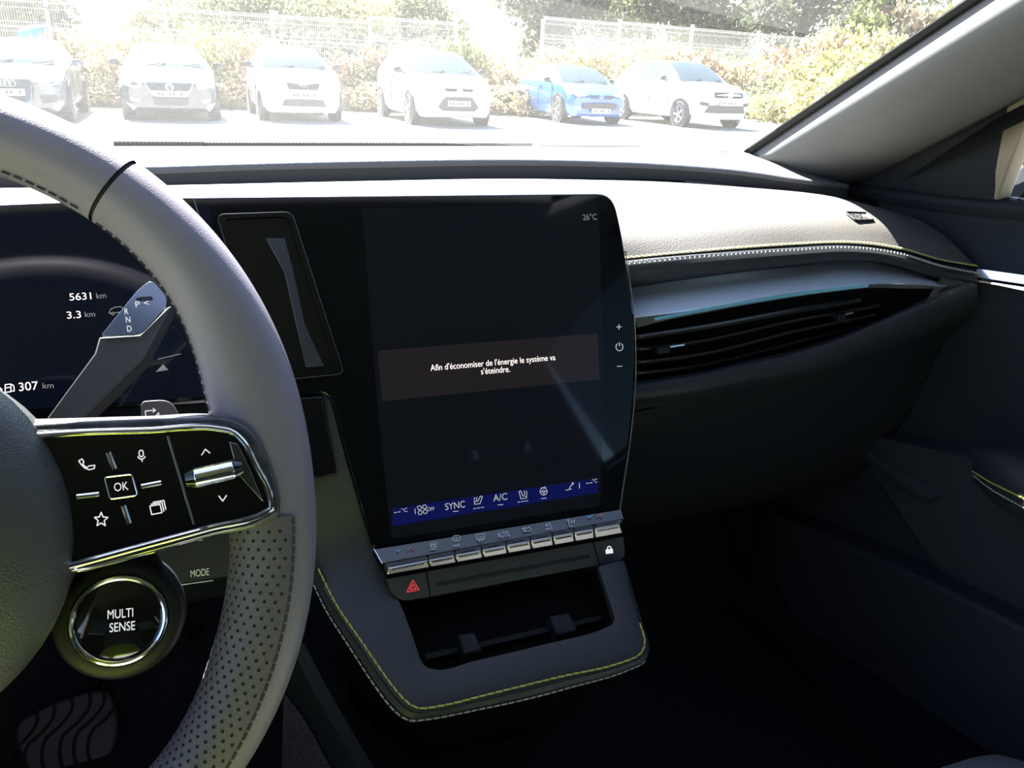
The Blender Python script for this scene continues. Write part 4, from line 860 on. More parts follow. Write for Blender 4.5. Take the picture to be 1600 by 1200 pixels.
# ------------------------------------------------------------------ seats (mostly outside the frame) and an unseen vest shaped for its yellow bounce
def seat(name, cx, label, shift=0):
    t = thing(name, (cx, -.05, .32), label, 'seat')
    sh = shift
    G = []
    for y, z, w_, d in ((.24, .50, .17, .055), (.22, .53, .21, .075), (.15, .55, .235, .09), (0, .55, .24, .095), (-.2, .52, .24, .10), (-.30, .50, .23, .10)):
        G.append([V(cx+w_*sgnp(math.cos(a), .55), y+sh, z-.055+d*sgnp(math.sin(a), .7)+.012*abs(math.cos(a))**6) for a in np.linspace(0, 2*math.pi, 28, endpoint=False)])
    m = M(); m.grid(np.array(G), cv=True); m.add(G[0], [tuple(range(28))]); m.add(G[-1], [tuple(range(28))]); m.build('seat_cushion', K['seat_grey'], t, sharp=70)
    G = []
    for y, z, w_, d in ((-.30, .50, .20, .08), (-.33, .62, .24, .09), (-.38, .80, .25, .085), (-.43, 1.0, .235, .07), (-.47, 1.10, .18, .05), (-.475, 1.12, .10, .03)):
        G.append([V(cx+w_*sgnp(math.cos(a), .6), y+sh+d*sgnp(math.sin(a), .7), z) for a in np.linspace(0, 2*math.pi, 28, endpoint=False)])
    m = M(); m.grid(np.array(G), cv=True); m.add(G[-1], [tuple(range(28))]); bk = m.build('backrest', K['seat'], t, sharp=70)
    m = M(); m.ball((cx, -.49+sh, 1.22), .13, .05, .085, 10, 20); m.build('headrest', K['seat'], t)
    for s in (-1, 1): m = M(); m.tube([V(cx+s*.06, -.48+sh, 1.08), V(cx+s*.06, -.485+sh, 1.2)], .007, 8); m.build('headrest_post', K['chrome'], t)
    m = M(); m.prism([V(cx-.2, -.25+sh, .33), V(cx+.2, -.25+sh, .33), V(cx+.18, .16+sh, .33), V(cx-.18, .16+sh, .33)], V(0, 0, .13)); m.build('seat_base', K['hard_black'], t)
    for s in (-1, 1): stitches('stitching', [V(cx+s*.12, -.30+sh+.02+.07, .62), V(cx+s*.13, -.345+sh+.07, .85), V(cx+s*.12, -.40+sh+.06, 1.02)], K['thread_yellow'], bk, .007, .001)
    return t
seat('passenger_seat', .57, 'grey front passenger seat whose cushion corner shows at the bottom right', .145)
seat('driver_seat', -.1417, 'dark driver seat behind the steering wheel', -.20)
vest = thing('safety_vest', (-.1417, -.35, .52), 'unseen yellow safety vest laid out to bounce light at the wheel', 'vest')
G = []
for y, z, w_, d in ((-.32, .60, .22, .12), (-.32, .66, .22, .12), (-.35, .72, .215, .12), (-.38, .78, .20, .10), (-.42, .82, .15, .07), (-.44, .84, .08, .05)):
    G.append([V(-.165+w_*.9*sgnp(math.cos(a), .85), y+d*sgnp(math.sin(a), .9), z) for a in np.linspace(0, 2*math.pi, 36, endpoint=False)])
m = M(); m.grid(np.array(G), cv=True); vb = m.build('vest_cloth', K['hivis'], vest)
m = M(); m.loft([[V(-.22+x, y, z-.25*x*x) for x in (-.23, -.1, 0, .1, .22)] for y, z in ((-.22, .690), (-.12, .670), (.0, .660), (.08, .650), (.12, .62))], 14, 10); m.build('vest_bounce_sheet', K['hivis'], vest, thick=.006)  # unseen sheet added to throw yellow green light onto the hub
for k in (1, 2):
    g0_ = [p*1.0+(p-V(-.1417, -.31, p[2]))*.015 for p in G[k]]; g1_ = [p+V(0, -.004, .045) for p in g0_]
    m = M(); m.grid(np.array([g0_, g1_]), cv=True); m.build('reflective_band', K['silver_tape'], vest)

# ------------------------------------------------------------------ car park
K['asphalt'] = mat('pale dusty asphalt', (.30, .285, .26), .9, bump=.5, bscale=40, var=.18, vscale=3)
K['earth'] = mat('dry ground', (.30, .24, .15), .95, var=.3, vscale=2)
def leafmat(n, c, c2):
    m = mat(n, c, .7, var=.5, vscale=.9, col2=c2); t = m.node_tree; b = t.nodes['Principled BSDF']; o = t.nodes['Material Output']
    tl = t.nodes.new('ShaderNodeBsdfTranslucent'); mx = t.nodes.new('ShaderNodeMixShader'); mx.inputs[0].default_value = .32
    t.links.new(b.inputs['Base Color'].links[0].from_socket, tl.inputs[0]); t.links.new(b.outputs[0], mx.inputs[1]); t.links.new(tl.outputs[0], mx.inputs[2]); t.links.new(mx.outputs[0], o.inputs[0]); return m
K['dry'] = leafmat('dry weeds', (.46, .36, .20), (.34, .29, .14))
K['green'] = leafmat('bush leaves', (.12, .15, .06), (.24, .24, .10))
K['yellowgreen'] = leafmat('yellow green leaves', (.40, .36, .15), (.26, .26, .09))
K['olive'] = leafmat('tree leaves', (.12, .14, .07), (.20, .21, .10))
K['dark_leaf'] = leafmat('dark leaves', (.06, .075, .05), (.11, .125, .07))
K['russet'] = leafmat('russet leaves', (.34, .21, .15), (.32, .26, .14))
K['bark'] = mat('bark', (.10, .085, .07), .9, var=.3, vscale=4)
K['fence'] = mat('white fence coating', (.72, .72, .70), .5)
K['fence_wire'] = mat('pale fence wire', (.55, .56, .55), .5)
K['concrete'] = mat('concrete plinth', (.35, .34, .32), .9)
K['tarp'] = mat('blue tarpaulin', (.08, .30, .62), .6)
K['tyre'] = mat('tyre', (.02, .02, .021), .8)
K['rim'] = mat('alloy rim', (.5, .5, .52), .35, .9)
K['car_glass'] = mat('car window glass', (.035, .05, .055), .05, spec=.8)
K['plate'] = mat('number plate', (.75, .75, .73), .5)
K['plate_mark'] = mat('plate characters', (.05, .05, .06), .6)
K['lamp_glass'] = mat('headlamp', (.45, .48, .5), .12, .3, coat=.5)
K['grille'] = mat('grille black', (.025, .025, .028), .4)
m = M(); m.grid([[V(x, y, 0) for x in (-60, -12, 0, 12, 40, 90)] for y in (-40, -4, 8, 20, 24.5)]); struct(m.build('ground', K['asphalt'], smooth=False))
m = M(); m.grid([[V(x, y, z) for x in (-60, -12, 0, 12, 40, 90)] for y, z in ((24.5, 0), (26, .10), (32, .25), (60, .4), (160, 1))]); struct(m.build('ground', K['earth'])).__setitem__('label', 'dry grass bank behind the parked cars')

def car(name, X, Y, label, paint, Wd=1.8, H=1.47, Ln=4.5, hood=.72, cowl=.98, cy=1.15, ry=1.95, tail='hatch', face='a', low=.20, mirror_mat=None, group='parked cars', rot=0, glasszoff=0):
    hw = Wd/2; t = thing(name, (0, 0, 0), label, 'car', group)
    belt = cowl-.02
    st = [  # y, zt, wt, zs(belt), ws, zb
        (0.0, hood-.10, .74, hood-.16, .80, low+.06), (.06, hood-.03, .80, hood-.09, .88, low), (.25, hood+.02, .84, hood-.05, .93, low), (cy*.55, (hood+cowl)/2+.03, .84, (hood+belt)/2+.02, .955, low),
        (cy, cowl, .80, belt-.03, .965, low), (cy+(ry-cy)*.5, (cowl+H)/2+.035, .735, belt, .975, low), (ry, H-.045, .66, belt+.01, .985, low), ((ry+Ln)/2-.25, H, .66, belt+.02, .985, low)]
    if tail == 'hatch': st += [(Ln-.75, H-.05, .64, belt+.04, .97, low), (Ln-.28, belt+.25, .66, belt+.03, .93, low+.05), (Ln-.06, belt-.02, .70, belt-.06, .88, low+.1), (Ln, .55, .72, .52, .82, low+.2)]
    else: st += [(Ln-1.35, H-.06, .64, belt+.02, .97, low), (Ln-.72, belt+.06, .70, belt, .94, low+.05), (Ln-.10, belt+.03, .72, belt-.04, .88, low+.1), (Ln, .6, .72, .55, .82, low+.2)]
    def bend(p):
        x, y, z = p; k = .26*abs(x/hw)**2.6*max(0, 1-y/1.0); k2 = .2*abs(x/hw)**2.6*max(0, 1-(Ln-y)/1.0)
        return (x, y+k-k2, z)
    secs = []
    for y, zt, wt, zs, ws_, zb in st:
        half = [(0, zb), (ws_*.86, zb), (ws_*.985, zb+.13), (min(1, ws_+.015), (zb+zs)/2+.06), (ws_, zs), (wt, zt-.035 if zt > belt+.1 else zt-.02), (wt*.55, zt-.006), (0, zt)]
        secs.append([bend((a*hw, y, z)) for a, z in half])
    m = M(); gw = M(); gs_ = [M(), M()]; rw = M()
    def put(mm, q): mm.add(q, [(0, 1, 2, 3)])
    ns = len(st); np_ = 8
    def inset(q, k=.10): c = sum(np.array(p) for p in q)/4; return [np.array(p)+(c-np.array(p))*k for p in q]
    for i in range(ns-1):
        for j in range(np_-1):
            for s in (1, -1):
                q = [np.array(secs[i][j]), np.array(secs[i+1][j]), np.array(secs[i+1][j+1]), np.array(secs[i][j+1])]
                q = [p*V(s, 1, 1) for p in q]; q = q if s > 0 else q[::-1]
                wsd = (4 <= i < 6 and j >= 5); sidew = (5 <= i < 8 and j == 4)
                if wsd: put(gw, q)
                elif sidew:
                    ii = [q[k]+(sum(q)/4-q[k])*(.10 if k in () else .11) for k in range(4)]
                    put(gs_[0 if s > 0 else 1], ii)
                    for k in range(4): put(m, [q[k], q[(k+1) % 4], ii[(k+1) % 4], ii[k]])
                else: put(m, q)
    for e in (0, -1):
        h = secs[e]; m.add([np.array(p) for p in h]+[np.array(p)*V(-1, 1, 1) for p in h[1:-1]][::-1], [tuple(range(14))])
    rz = Matrix.Rotation(rot, 3, 'Z')
    def place(o): return o
    parts = [m.build('body', paint, t, sharp=38), gw.build('windscreen', K['car_glass'], t, sharp=60), gs_[0].build('side_window', K['car_glass'], t), gs_[1].build('side_window', K['car_glass'], t)]
    def fx(x, z, dy=-.014):                                   # point on the nose
        i = 0; zz = [(st[0][5], 0), (hood-.10, 0), (hood-.03, .06), (hood+.02, .25)]
        y = np.interp(z, [a for a, _ in zz], [b for _, b in zz]); p = bend((x, y, z)); return V(p[0], p[1]+dy, p[2])
    def patch(nm, pts, mt, dy=-.014, th=.02, nx=6):
        P = []
        for (a, b) in zip(pts, pts[1:]+pts[:1]):
            for k in range(nx): P.append(fx(a[0]+(b[0]-a[0])*k/nx, a[1]+(b[1]-a[1])*k/nx, dy))
        mm = M(); mm.prism(P, V(0, th, 0)); return mm.build(nm, mt, t, sharp=30)
    sym = lambda pts: [(-a, b) for a, b in pts][::-1]
    h = hood
    if face == 'limo':       # tall framed trapezoid grille
        patch('grille_frame', [(-.47, h-.03), (.47, h-.03), (.33, h-.30), (-.33, h-.30)], K['rim'], -.016)
        gr = patch('grille', [(-.42, h-.06), (.42, h-.06), (.34, h-.20), (-.34, h-.20)], K['grille'], -.024)
        patch('number_plate', [(-.27, h-.21), (.27, h-.21), (.27, h-.315), (-.27, h-.315)], K['plate'], -.034)
        patch('lower_intake', [(-.33, h-.34), (.33, h-.34), (.28, h-.47), (-.28, h-.47)], K['grille'], -.010)
        lam = [(.46, h-.05), (.80, h+.0), (.83, h-.13), (.52, h-.18)]; fog = [(.55, h-.36), (.74, h-.34), (.72, h-.41), (.57, h-.42)]; em = h-.13
    elif face == 'rings':
        patch('grille_frame', [(-.40, h+.0), (.40, h+.0), (.36, h-.38), (.25, h-.44), (-.25, h-.44), (-.36, h-.38)], K['rim'], -.016)
        gr = patch('grille', [(-.37, h-.03), (.37, h-.03), (.33, h-.36), (.24, h-.41), (-.24, h-.41), (-.33, h-.36)], K['grille'], -.024)
        patch('number_plate', [(-.27, h-.19), (.27, h-.19), (.27, h-.30), (-.27, h-.30)], K['plate'], -.036)
        lam = [(.46, h-.02), (.82, h+.0), (.80, h-.10), (.50, h-.16)]; fog = [(.48, h-.30), (.74, h-.28), (.72, h-.40), (.50, h-.42)]; em = h-.10
    elif face == 'hatch':
        gr = patch('grille', [(-.34, h-.06), (-.02, h-.10), (.02, h-.10), (.34, h-.06), (.30, h-.20), (-.30, h-.20)], K['grille'], -.016)
        patch('lower_intake', [(-.40, h-.40), (.40, h-.40), (.46, h-.53), (-.46, h-.53)], K['grille'], -.014)
        patch('number_plate', [(-.26, h-.26), (.26, h-.26), (.26, h-.36), (-.26, h-.36)], K['plate'], -.026)
        lam = [(.44, h-.06), (.74, h+.04), (.80, h-.08), (.50, h-.20)]; fog = [(.56, h-.36), (.70, h-.35), (.68, h-.44), (.57, h-.45)]; em = h-.12
    elif face == 'mpv':
        gr = patch('grille', [(-.32, h-.06), (.32, h-.06), (.30, h-.12), (-.30, h-.12)], K['grille'], -.016)
        patch('lower_intake', [(-.30, h-.24), (.30, h-.24), (.46, h-.44), (.36, h-.52), (-.36, h-.52), (-.46, h-.44)], K['grille'], -.014)
        patch('number_plate', [(-.26, h-.31), (.26, h-.31), (.26, h-.42), (-.26, h-.42)], K['plate'], -.030)
        lam = [(.48, h-.05), (.78, h+.10), (.82, h+.02), (.56, h-.14)]; fog = [(.58, h-.30), (.74, h-.30), (.72, h-.40), (.60, h-.40)]; em = h-.09
    elif face == 'compact':
        gr = patch('grille', [(-.36, h-.04), (.36, h-.04), (.30, h-.13), (-.30, h-.13)], K['dark_chrome'], -.014)
        patch('lower_intake', [(-.50, h-.24), (.50, h-.24), (.44, h-.38), (-.44, h-.38)], K['grille'], -.014)
        patch('number_plate', [(-.26, h-.36), (.26, h-.36), (.26, h-.47), (-.26, h-.47)], K['plate'], -.030)
        lam = [(.36, h-.05), (.72, h+.10), (.80, h+.03), (.62, h-.10)]; fog = [(.54, h-.33), (.68, h-.32), (.67, h-.40), (.55, h-.41)]; em = h-.07
    else:                    # suv
        gr = patch('grille', [(-.46, h-.03), (.46, h-.03), (.44, h-.17), (-.44, h-.17)], K['grille'], -.016)
        patch('lower_intake', [(-.56, h-.36), (.56, h-.36), (.66, h-.54), (-.66, h-.54)], K['grille'], -.012)
        patch('number_plate', [(-.26, h-.24), (.26, h-.24), (.26, h-.35), (-.26, h-.35)], K['plate'], -.026)
        lam = [(.46, h-.03), (.82, h+.01), (.82, h-.13), (.46, h-.16)]; fog = [(.56, h-.30), (.80, h-.27), (.78, h-.36), (.60, h-.38)]; em = h-.10
    for pts in (lam, sym(lam)): patch('headlamp', pts, K['lamp_glass'], -.014)
    for pts in (fog, sym(fog)): patch('fog_lamp', pts, K['grille'] if face in ('suv', 'rings') else K['lamp_glass'], -.012)
    mm = M()                                                  # emblem standing on the grille
    c = fx(0, em, -.042); circ = lambda cx, r_, rr=.012: mm.tube([c+V(cx+r_*math.cos(a), 0, r_*math.sin(a)) for a in np.linspace(0, 2*math.pi, 20, endpoint=False)], rr, 6, closed=True)
    if face == 'rings':
        for cx in (-.105, -.035, .035, .105): circ(cx, .048, .008)
    elif face in ('limo', 'suv'):
        circ(0, .068, .010); mm.tube([c+V(-.03, 0, .055), c+V(0, 0, .008), c+V(.03, 0, .055)], .008, 6); mm.tube([c+V(-.052, 0, .03), c+V(-.022, 0, -.05), c+V(0, 0, .0), c+V(.022, 0, -.05), c+V(.052, 0, .03)], .008, 6)
    elif face == 'mpv': mm.ball(c, .07, .012, .032, 6, 16)
    elif face == 'compact': mm.tube([c+V(-.03, 0, -.045), c+V(-.035, 0, .02), c+V(0, 0, .05), c+V(.035, 0, .02), c+V(.0, 0, -.05), c+V(-.03, 0, -.045)], .009, 6)
    else: mm.tube([c+V(-.08, 0, 0), c+V(-.03, 0, .02), c+V(.03, 0, .02), c+V(.08, 0, 0), c+V(.03, 0, -.02), c+V(-.03, 0, -.02), c+V(-.08, 0, 0)], .008, 6)
    mm.build('emblem', K['rim'], t)
    mm = M(); zp = [pp for pp in t.children if pp.name.split('.')[0] == 'number_plate'][0]
    zc = {'limo': h-.262, 'rings': h-.245, 'hatch': h-.31, 'mpv': h-.365, 'compact': h-.415, 'suv': h-.295}[face]
    for k in range(7):
        if k in (2, 5): continue
        pc = fx(-.20+k*.067, zc, {'limo': -.036, 'rings': -.038, 'hatch': -.028, 'mpv': -.032, 'compact': -.032, 'suv': -.028}[face]); mm.box(pc, .035, .004, .06)
    mm.build('plate_characters', K['plate_mark'], zp, smooth=False)
    # door seams, wheels with arches, mirrors
    for s in (1, -1):
        for wy in (.86, Ln-.85):
            mm = M(); mm.lathe(V(s*(hw-.035), wy, .34), V(s, 0, 0), [(.385, -.10), (.385, .034), (.34, .036)], 28); mm.build('wheel_arch', K['grille'], t, sharp=40)
            mm = M(); mm.lathe(V(s*(hw-.1), wy, .325), V(s, 0, 0), [(.20, -.12), (.30, -.12), (.325, -.08), (.325, .09), (.305, .115), (.215, .118), (.205, .10)], 28, cap=False); wheel = mm.build('wheel', K['tyre'], t, sharp=40)
            mm = M()
            for a in range(5):
                an = a*2*math.pi/5; dr = V(0, math.cos(an), math.sin(an)); mm.box(V(s*(hw+.0), wy, .325)+dr*.115, .03, .06, .18, [V(1, 0, 0), np.cross(dr, V(1, 0, 0)), dr])
            mm.lathe(V(s*(hw-.02), wy, .325), V(s, 0, 0), [(.21, 0), (.215, .03), (.19, .03), (.19, .0)], 28, cap=False); mm.lathe(V(s*(hw-.02), wy, .325), V(s, 0, 0), [(.06, .01), (.055, .035), (0.01, .038)], 12, cap=False)
            mm.build('alloy', K['rim'], wheel, sharp=40)
        mm = M(); c = V(s*(hw+.09), cy+.42, cowl+.05); mm.ball(c, .10, .055, .07, 8, 12); mm.tube([c+V(-s*.06, .0, -.03), V(s*hw*.93, cy+.42, cowl-.02)], .025, 6); mm.build('wing_mirror', mirror_mat or K['grille'], t)
        mm = M(); mm.box(V(s*(hw*1.0), ry+.35, .62), .012, .012, .50); mm.box(V(s*(hw*.998), ry+.32-.9, .62), .012, .012, .5); mm.box(V(s*(hw*1.0+.004), ry+.20, belt-.09), .02, .16, .025); mm.box(V(s*(hw*1.0+.004), ry+1.15, belt-.09), .02, .16, .025); mm.build('door_seams', K['grille'], t)
    for s in (-.35, .30): mm = M(); mm.tube([V(s, cy-.02+.0, cowl+.02), V(s+.32, cy+.08, cowl+.06)], .010, 6); mm.build('wiper', K['grille'], t)
    t.location = (X, Y, 0); t.rotation_euler = (0, 0, rot)
    return t
P_ = lambda n, c, **k: mat(n, c, .28, k.get('metal', 0), coat=.6)
dark = P_('dark blue black paint', (.035, .042, .055)); slate = P_('slate grey paint', (.07, .085, .10)); white = P_('white paint', (.62, .63, .65)); silver = P_('silver white paint', (.5, .5, .52)); blue = P_('blue paint', (.02, .12, .42)); white2 = P_('pure white paint', (.7, .7, .7))
car('parked_car', -2.66, 16.4, 'dark slate car with rings emblem, leftmost of the row, partly cut off', slate, 1.80, 1.43, 4.6, .76, .96, 1.3, 2.05, 'saloon', 'rings', mirror_mat=slate)
car('parked_car', -.07, 17.3, 'dark saloon with white framed trapezoid grille, seen straight ahead', dark, 1.82, 1.47, 4.7, .78, 1.0, 1.25, 2.05, 'saloon', 'limo')
car('parked_car', 2.52, 17.6, 'white boxy hatchback with two-piece black grille beside the dark saloon', white, 1.75, 1.53, 4.05, .86, 1.06, 1.0, 1.75, 'hatch', 'hatch')
car('parked_car', 5.72, 16.9, 'silver white tall people carrier with wide dark lower air intake', silver, 1.83, 1.63, 4.4, .86, 1.08, .95, 2.0, 'hatch', 'mpv', mirror_mat=K['grille'])
car('parked_car', 10.05, 18.4, 'blue compact hatchback parked next to the white off-roader', blue, 1.72, 1.45, 4.03, .76, .98, 1.0, 1.85, 'hatch', 'compact', mirror_mat=K['grille'], rot=R(-2))
car('parked_car', 13.3, 17.5, 'white off-roader with black grille bar, rightmost of the row', white2, 1.84, 1.66, 4.49, .94, 1.14, 1.15, 1.95, 'hatch', 'suv', low=.24, rot=R(3))

# fence of rigid mesh panels on white posts -------------------------------------------------
fy = lambda x: 24.0+.16*max(0, x-6)*1.0
posts_x = [-13.5, -10.8, -8.1, -5.4, -2.7, 0.0, 2.7, 5.4, 8.1, 11.2, 14.3, 17.6, 21.0, 24.4, 28, 31.5]
fen = thing('mesh_fence', (posts_x[5], fy(0), 0), 'white welded mesh fence on white posts behind the parked cars', 'fence')
GAP = (8.1,)
fz = lambda x: min(.55, .06*max(0, x-6))
def post(x):
    m = M(); z = fz(x); m.box(V(x, fy(x), 1.22+z/2), .09, .09, 2.44+z); m.box(V(x, fy(x), 2.45+z), .11, .11, .03); m.build('post', K['fence'], fen)
for x in posts_x: post(x)
for a, b in zip(posts_x[:-1], posts_x[1:]):
    if a in GAP: continue
    m = M(); A = V(a, fy(a), fz(b)); B = V(b, fy(b), fz(b)); d = nrm(B-A); n_ = int(np.linalg.norm(B-A)/.055)
    for k in range(1, n_):
        p = A+(B-A)*k/n_; m.box(p+V(0, 0, 1.40), .006, .006, 1.95)
    for z in (.5, .72, 1.1, 1.32, 1.62, 1.84, 2.16, 2.36): m.box((A+B)/2+V(0, -.02, z), np.linalg.norm(B-A), .012, .014, [d, np.cross(V(0, 0, 1), d), V(0, 0, 1)])
    for z in (.61, 1.21, 1.73, 2.30): m.box((A+B)/2+V(0, -.05, z), np.linalg.norm(B-A), .03, .035, [d, np.cross(V(0, 0, 1), d), V(0, 0, 1)])
    m.build('mesh_panel', K['fence_wire'], fen, smooth=False, fix=False)
for x in np.linspace(-11, 7.5, 8)[:-1]:
    pass
pl_ = thing('kerb_plinth', (0, 22.6, 0), 'low pale concrete kerb behind the parked cars', 'kerb')
for k in range(9):
    m = M(); m.box(V(-11+k*2.3+1.15, 22.9, .32), 2.27, .14, .64); m.build('slab', K['concrete'], pl_, bevel=.015)

# plants ---------------------------------------------------------------------------------
def leaf_mesh(name, n, fn, size, mt, thin=.55):
    m = M()
    for i in range(n):
        c = fn(i); a = nrm(rng.normal(size=3)); b = nrm(np.cross(a, rng.normal(size=3))); s = size*(.6+.8*rng.random())
        m.add([c-a*s, c+b*s*thin, c+a*s, c-b*s*thin], [(0, 1, 2, 3)])
    me = bpy.data.meshes.new(name); me.from_pydata(m.v, [], m.f); me.materials.append(mt); return me
def blob(rx, ry, rz, hollow=.55):
    def f(i):
        v = nrm(rng.normal(size=3)); r_ = hollow+(1-hollow)*rng.random()**.6; k = 1+.22*math.sin(5*v[0]+3*v[2]+1.3)*math.cos(4*v[1])
        return V(v[0]*rx*r_*k, v[1]*ry*r_*k, rz+v[2]*rz*r_*k)
    return f
bush_me = {}
for kname in ('dry', 'green', 'yellowgreen', 'russet', 'dark_leaf'):
    bush_me[kname] = [leaf_mesh('bush_leaves', 1500, blob(1, .9, .6), .075, K[kname]) for _ in range(2)]
stem_me = M()
for a in np.linspace(0, 2*math.pi, 7)[:-1]: stem_me.tube([V(0, 0, 0), V(.3*math.cos(a), .3*math.sin(a), .4), V(.5*math.cos(a+.3), .5*math.sin(a+.3), .95)], [.03, .022, .01], 5)
stem_src = stem_me.build('stems', K['bark'])
stem_mesh = stem_src.data; bpy.data.objects.remove(stem_src)
def bush(x, y, rx, h, kname, label, group, dz=0):
    t = thing('bush', (x, y, dz), label, 'bush', group); sc = (rx, rx*.9, h/1.2); rz = random.uniform(0, 6)
    for nm, me in (('foliage', random.choice(bush_me[kname])), ('stems', stem_mesh)):
        o = bpy.data.objects.new(nm, me); COL.objects.link(o); o.parent = t
    t.scale = sc; t.rotation_euler = (0, 0, rz); return t
gx = lambda px, Y: atY(px, 100, Y)[0]
specs = []
lab = {'dry': 'dry straw coloured weeds along the foot of the fence', 'green': 'green leafy bush growing behind the parked cars', 'yellowgreen': 'yellow green bush growing at the right end of the car row', 'russet': 'russet brown shrub growing against the mesh fence', 'dark_leaf': 'dark shrub standing behind the mesh fence'}
grp = {'dry': 'dry weeds behind the cars', 'green': 'green bushes behind the cars', 'yellowgreen': 'yellow green bushes on the right', 'russet': 'russet shrubs on the fence', 'dark_leaf': 'dark shrubs beyond the fence'}
QUEUE = []
def B(px, Y, rx, h, k): QUEUE.append((px, Y, rx, h, k))
ZONES = ((110, 'behind the slate car'), (185, 'between slate car and saloon'), (355, 'behind the dark saloon'), (395, 'between saloon and white hatchback'), (550, 'behind the white hatchback'), (622, 'between hatchback and people carrier'), (790, 'behind the people carrier'), (832, 'between carrier and blue car'), (1000, 'behind the blue car'), (1205, 'behind the white off-roader'), (1285, 'past the white off-roader'), (9999, 'near the windscreen pillar'))
ADJ = {'dry': 'straw coloured weeds', 'green': 'green leafy bush', 'yellowgreen': 'yellow green bush', 'russet': 'russet brown shrub', 'dark_leaf': 'dark shrub'}
ORD = ('first', 'second', 'third', 'fourth', 'fifth', 'sixth')
def plant_bushes():
    names = []
    for px, Y, rx, h, k in QUEUE:
        z = next(t for lim, t in ZONES if px < lim); d = 'beyond the fence' if Y > 26 else ('low at the kerb' if Y < 22.8 else 'at the fence')
        names.append(ADJ[k]+' '+d+' '+z)
    for i, (px, Y, rx, h, k) in enumerate(QUEUE):
        same = sorted((q[0], j) for j, q in enumerate(QUEUE) if names[j] == names[i]); l = names[i]
        if len(same) > 1: l = ORD[[j for _, j in same].index(i)]+' '+l+' from the left'
        bush(gx(px, Y), Y, rx, h, k, l, grp[k])
for px, Y, rx, h, k in ((95, 23.0, .8, 1.7, 'russet'), (135, 23, 1.0, 1.6, 'dry'), (170, 23.2, .9, 1.0, 'green'), (150, 22.4, .9, .6, 'dry'), (225, 23.2, .9, 1.9, 'dry'), (375, 22.4, .8, .9, 'dry'), (365, 23.2, .9, 1.5, 'russet'), (330, 23.2, 1.0, 1.9, 'yellowgreen'), (390, 23.3, 1.0, 1.9, 'dry'),
        (585, 22.4, .9, .8, 'dry'), (575, 23.3, .9, 1.3, 'green'), (545, 23.3, .8, 1.5, 'russet'), (590, 23.4, .8, 1.7, 'russet'), (610, 23.2, .9, 1.4, 'green'), (640, 23.4, 1, 1.9, 'dry'), (690, 23.6, 1, 1.8, 'russet'), (720, 23.6, 1.0, 2.0, 'green'), (760, 23.4, 1.0, 1.7, 'dry'), (800, 23.3, 1.2, 1.3, 'dry'), (815, 22.0, 1.2, .9, 'dry'), (830, 24, 1.0, 1.4, 'russet'),
        (880, 24.5, 1.3, 1.9, 'dry'), (940, 24.6, 1.3, 1.9, 'dry'), (980, 24.6, 1.3, 1.7, 'yellowgreen'), (1030, 25, 1.5, 1.9, 'dry'), (1080, 25, 1.5, 2.2, 'russet'), (1130, 25, 1.4, 1.9, 'dry'), (1170, 24.5, 1.5, 2.0, 'dry'), (1205, 23.5, 1.3, 1.7, 'dry'), (1215, 22.5, 1.2, 1.3, 'green'), (1240, 25, 1.6, 2.6, 'russet'), (1225, 21.0, 1.1, .9, 'yellowgreen'), (1265, 21, 1.3, 1.3, 'yellowgreen'),
        (1290, 23, 1.6, 2.3, 'yellowgreen'), (1330, 22, 1.8, 2.4, 'yellowgreen'), (1370, 23, 2.0, 3.1, 'yellowgreen'), (1420, 22, 2.0, 3.0, 'yellowgreen'), (1300, 27, 2.0, 3.4, 'dry'), (1350, 27, 2.2, 4.2, 'green'), (1400, 27, 2.2, 4.6, 'russet'), (1460, 26, 2.4, 4.6, 'green'), (1310, 18.5, 1.4, 1.5, 'yellowgreen'), (1360, 17.5, 1.4, 1.7, 'yellowgreen'), (1420, 18, 1.6, 2.0, 'dry')):
    B(px, Y, rx, h, k)
for px, Y, rx, h, k in ((400, 26.5, 1.8, 2.3, 'dark_leaf'), (460, 26.5, 1.8, 2.2, 'dark_leaf'), (520, 26.5, 1.8, 2.2, 'dark_leaf'), (580, 26.5, 1.7, 2.2, 'dark_leaf'), (340, 26.5, 1.6, 2.2, 'green'), (640, 26.5, 1.8, 2.1, 'dark_leaf'), (700, 27, 1.6, 2.1, 'green'), (880, 28.5, 2.0, 2.2, 'russet'), (950, 28.5, 2.0, 2.3, 'russet'), (1020, 28.5, 2.0, 2.5, 'yellowgreen'), (1090, 28.5, 2.0, 2.4, 'green'), (1160, 28.5, 2.0, 2.4, 'dark_leaf')):
    B(px, Y, rx, h, k)
plant_bushes()
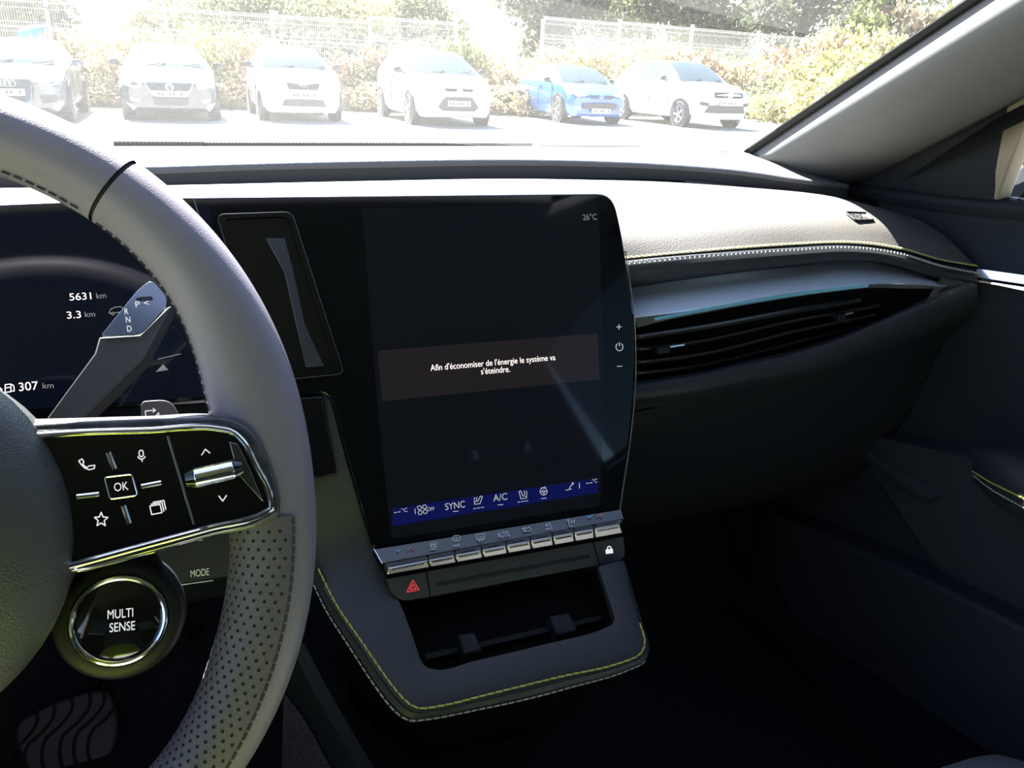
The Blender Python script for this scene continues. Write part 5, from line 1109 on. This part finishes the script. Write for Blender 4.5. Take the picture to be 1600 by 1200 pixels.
def tree(px, Y, h, crown, kname, label, trunk=True, leaves=8000, size=.14, zc=None):
    x = gx(px, Y); t = thing('tree', (0, 0, 0), label, 'tree', None)
    m = M(); zt = h*.55
    pts = [V(0, 0, 0), V(.1, 0, h*.25), V(-.05, .1, h*.45), V(.1, 0, h*.7)]; m.tube(catmull(pts, 8), np.linspace(.24, .09, 8), 8)
    for a in np.linspace(0, 6, 7): m.tube([V(0, 0, h*.38+.05*a), V(crown*.4*math.cos(a), crown*.4*math.sin(a), h*.6), V(crown*.7*math.cos(a), crown*.7*math.sin(a), h*.75)], [.09, .06, .025], 6)
    tr = m.build('trunk', K['bark'], t)
    cl = [V(crown*.75*rng.normal()*.6, crown*.6*rng.normal()*.6, h*.56+h*.17*rng.normal()) for _ in range(20)]
    def f(i): c = cl[i % len(cl)]; return c+nrm(rng.normal(size=3))*crown*.42*rng.random()**.45
    o = bpy.data.objects.new('foliage', leaf_mesh('tree_leaves', leaves, f, size, K[kname])); COL.objects.link(o); o.parent = t; t.location = (x, Y, 0)
    return t
tree(-30, 30, 6.0, 2.6, 'olive', 'green tree at the far left above the slate car')
tree(35, 34, 6.0, 2.2, 'dark_leaf', 'dark green tree left of the leaning pole')
tree(870, 36, 7.2, 2.7, 'dark_leaf', 'dark tree beyond the gap in the fence')
tree(1010, 38, 9.0, 3.6, 'olive', 'broad pale green tree over the blue car')
tree(1120, 38, 8.6, 3.2, 'olive', 'broad green tree behind the white off-roader', size=.15)
tree(1248, 31, 8.5, 2.6, 'dark_leaf', 'tall tree with a bare dark trunk right of the off-roader', leaves=5200)
tree(1360, 34, 7.8, 2.8, 'olive', 'green tree above the yellow bushes on the right')
tree(420, 42, 5.0, 3.2, 'olive', 'low hazy green tree beyond the fence over the white hatchback')
tree(530, 44, 4.6, 3.0, 'yellowgreen', 'low hazy yellow green tree beyond the fence, right of its neighbour')
tree(650, 46, 5.6, 2.6, 'olive', 'hazy tree beyond the fence over the people carrier')
tree(245, 46, 3.6, 1.6, 'yellowgreen', 'small hazy tree crown above the dark saloon')
# leaning pole and blue tarpaulin on the left
pole = thing('leaning_pole', (gx(88, 23), 23, 0), 'thin leaning wooden pole beside the blue tarpaulin', 'pole')
m = M(); a = atY(94, 100, 23); b = atY(76, 8, 23); m.tube([V(a[0], 23, 0), a, b], [.05, .045, .03], 8); m.build('shaft', K['bark'], pole)
m = M(); m.tube([b+V(0, 0, -.1), b+V(-.25, 0, .05)], .02, 6); m.build('crook', K['bark'], pole)
tp = thing('tarpaulin', (gx(48, 23.4), 23.4, 1.0), 'blue tarpaulin bundle on the fence at the left', 'tarpaulin')
a = atY(26, 47, 23.4); b = atY(74, 39, 23.4); m = M()
m.loft([[a, (a+b)/2+V(0, -.1, .05), b], [a+V(0, -.15, -.3), (a+b)/2+V(0, -.3, -.25), b+V(0, -.15, -.3)], [a+V(.05, -.05, -.50), (a+b)/2+V(0, -.2, -.55), b+V(0, 0, -.6)]], 14, 8); m.build('cover', K['tarp'], tp, thick=.02)
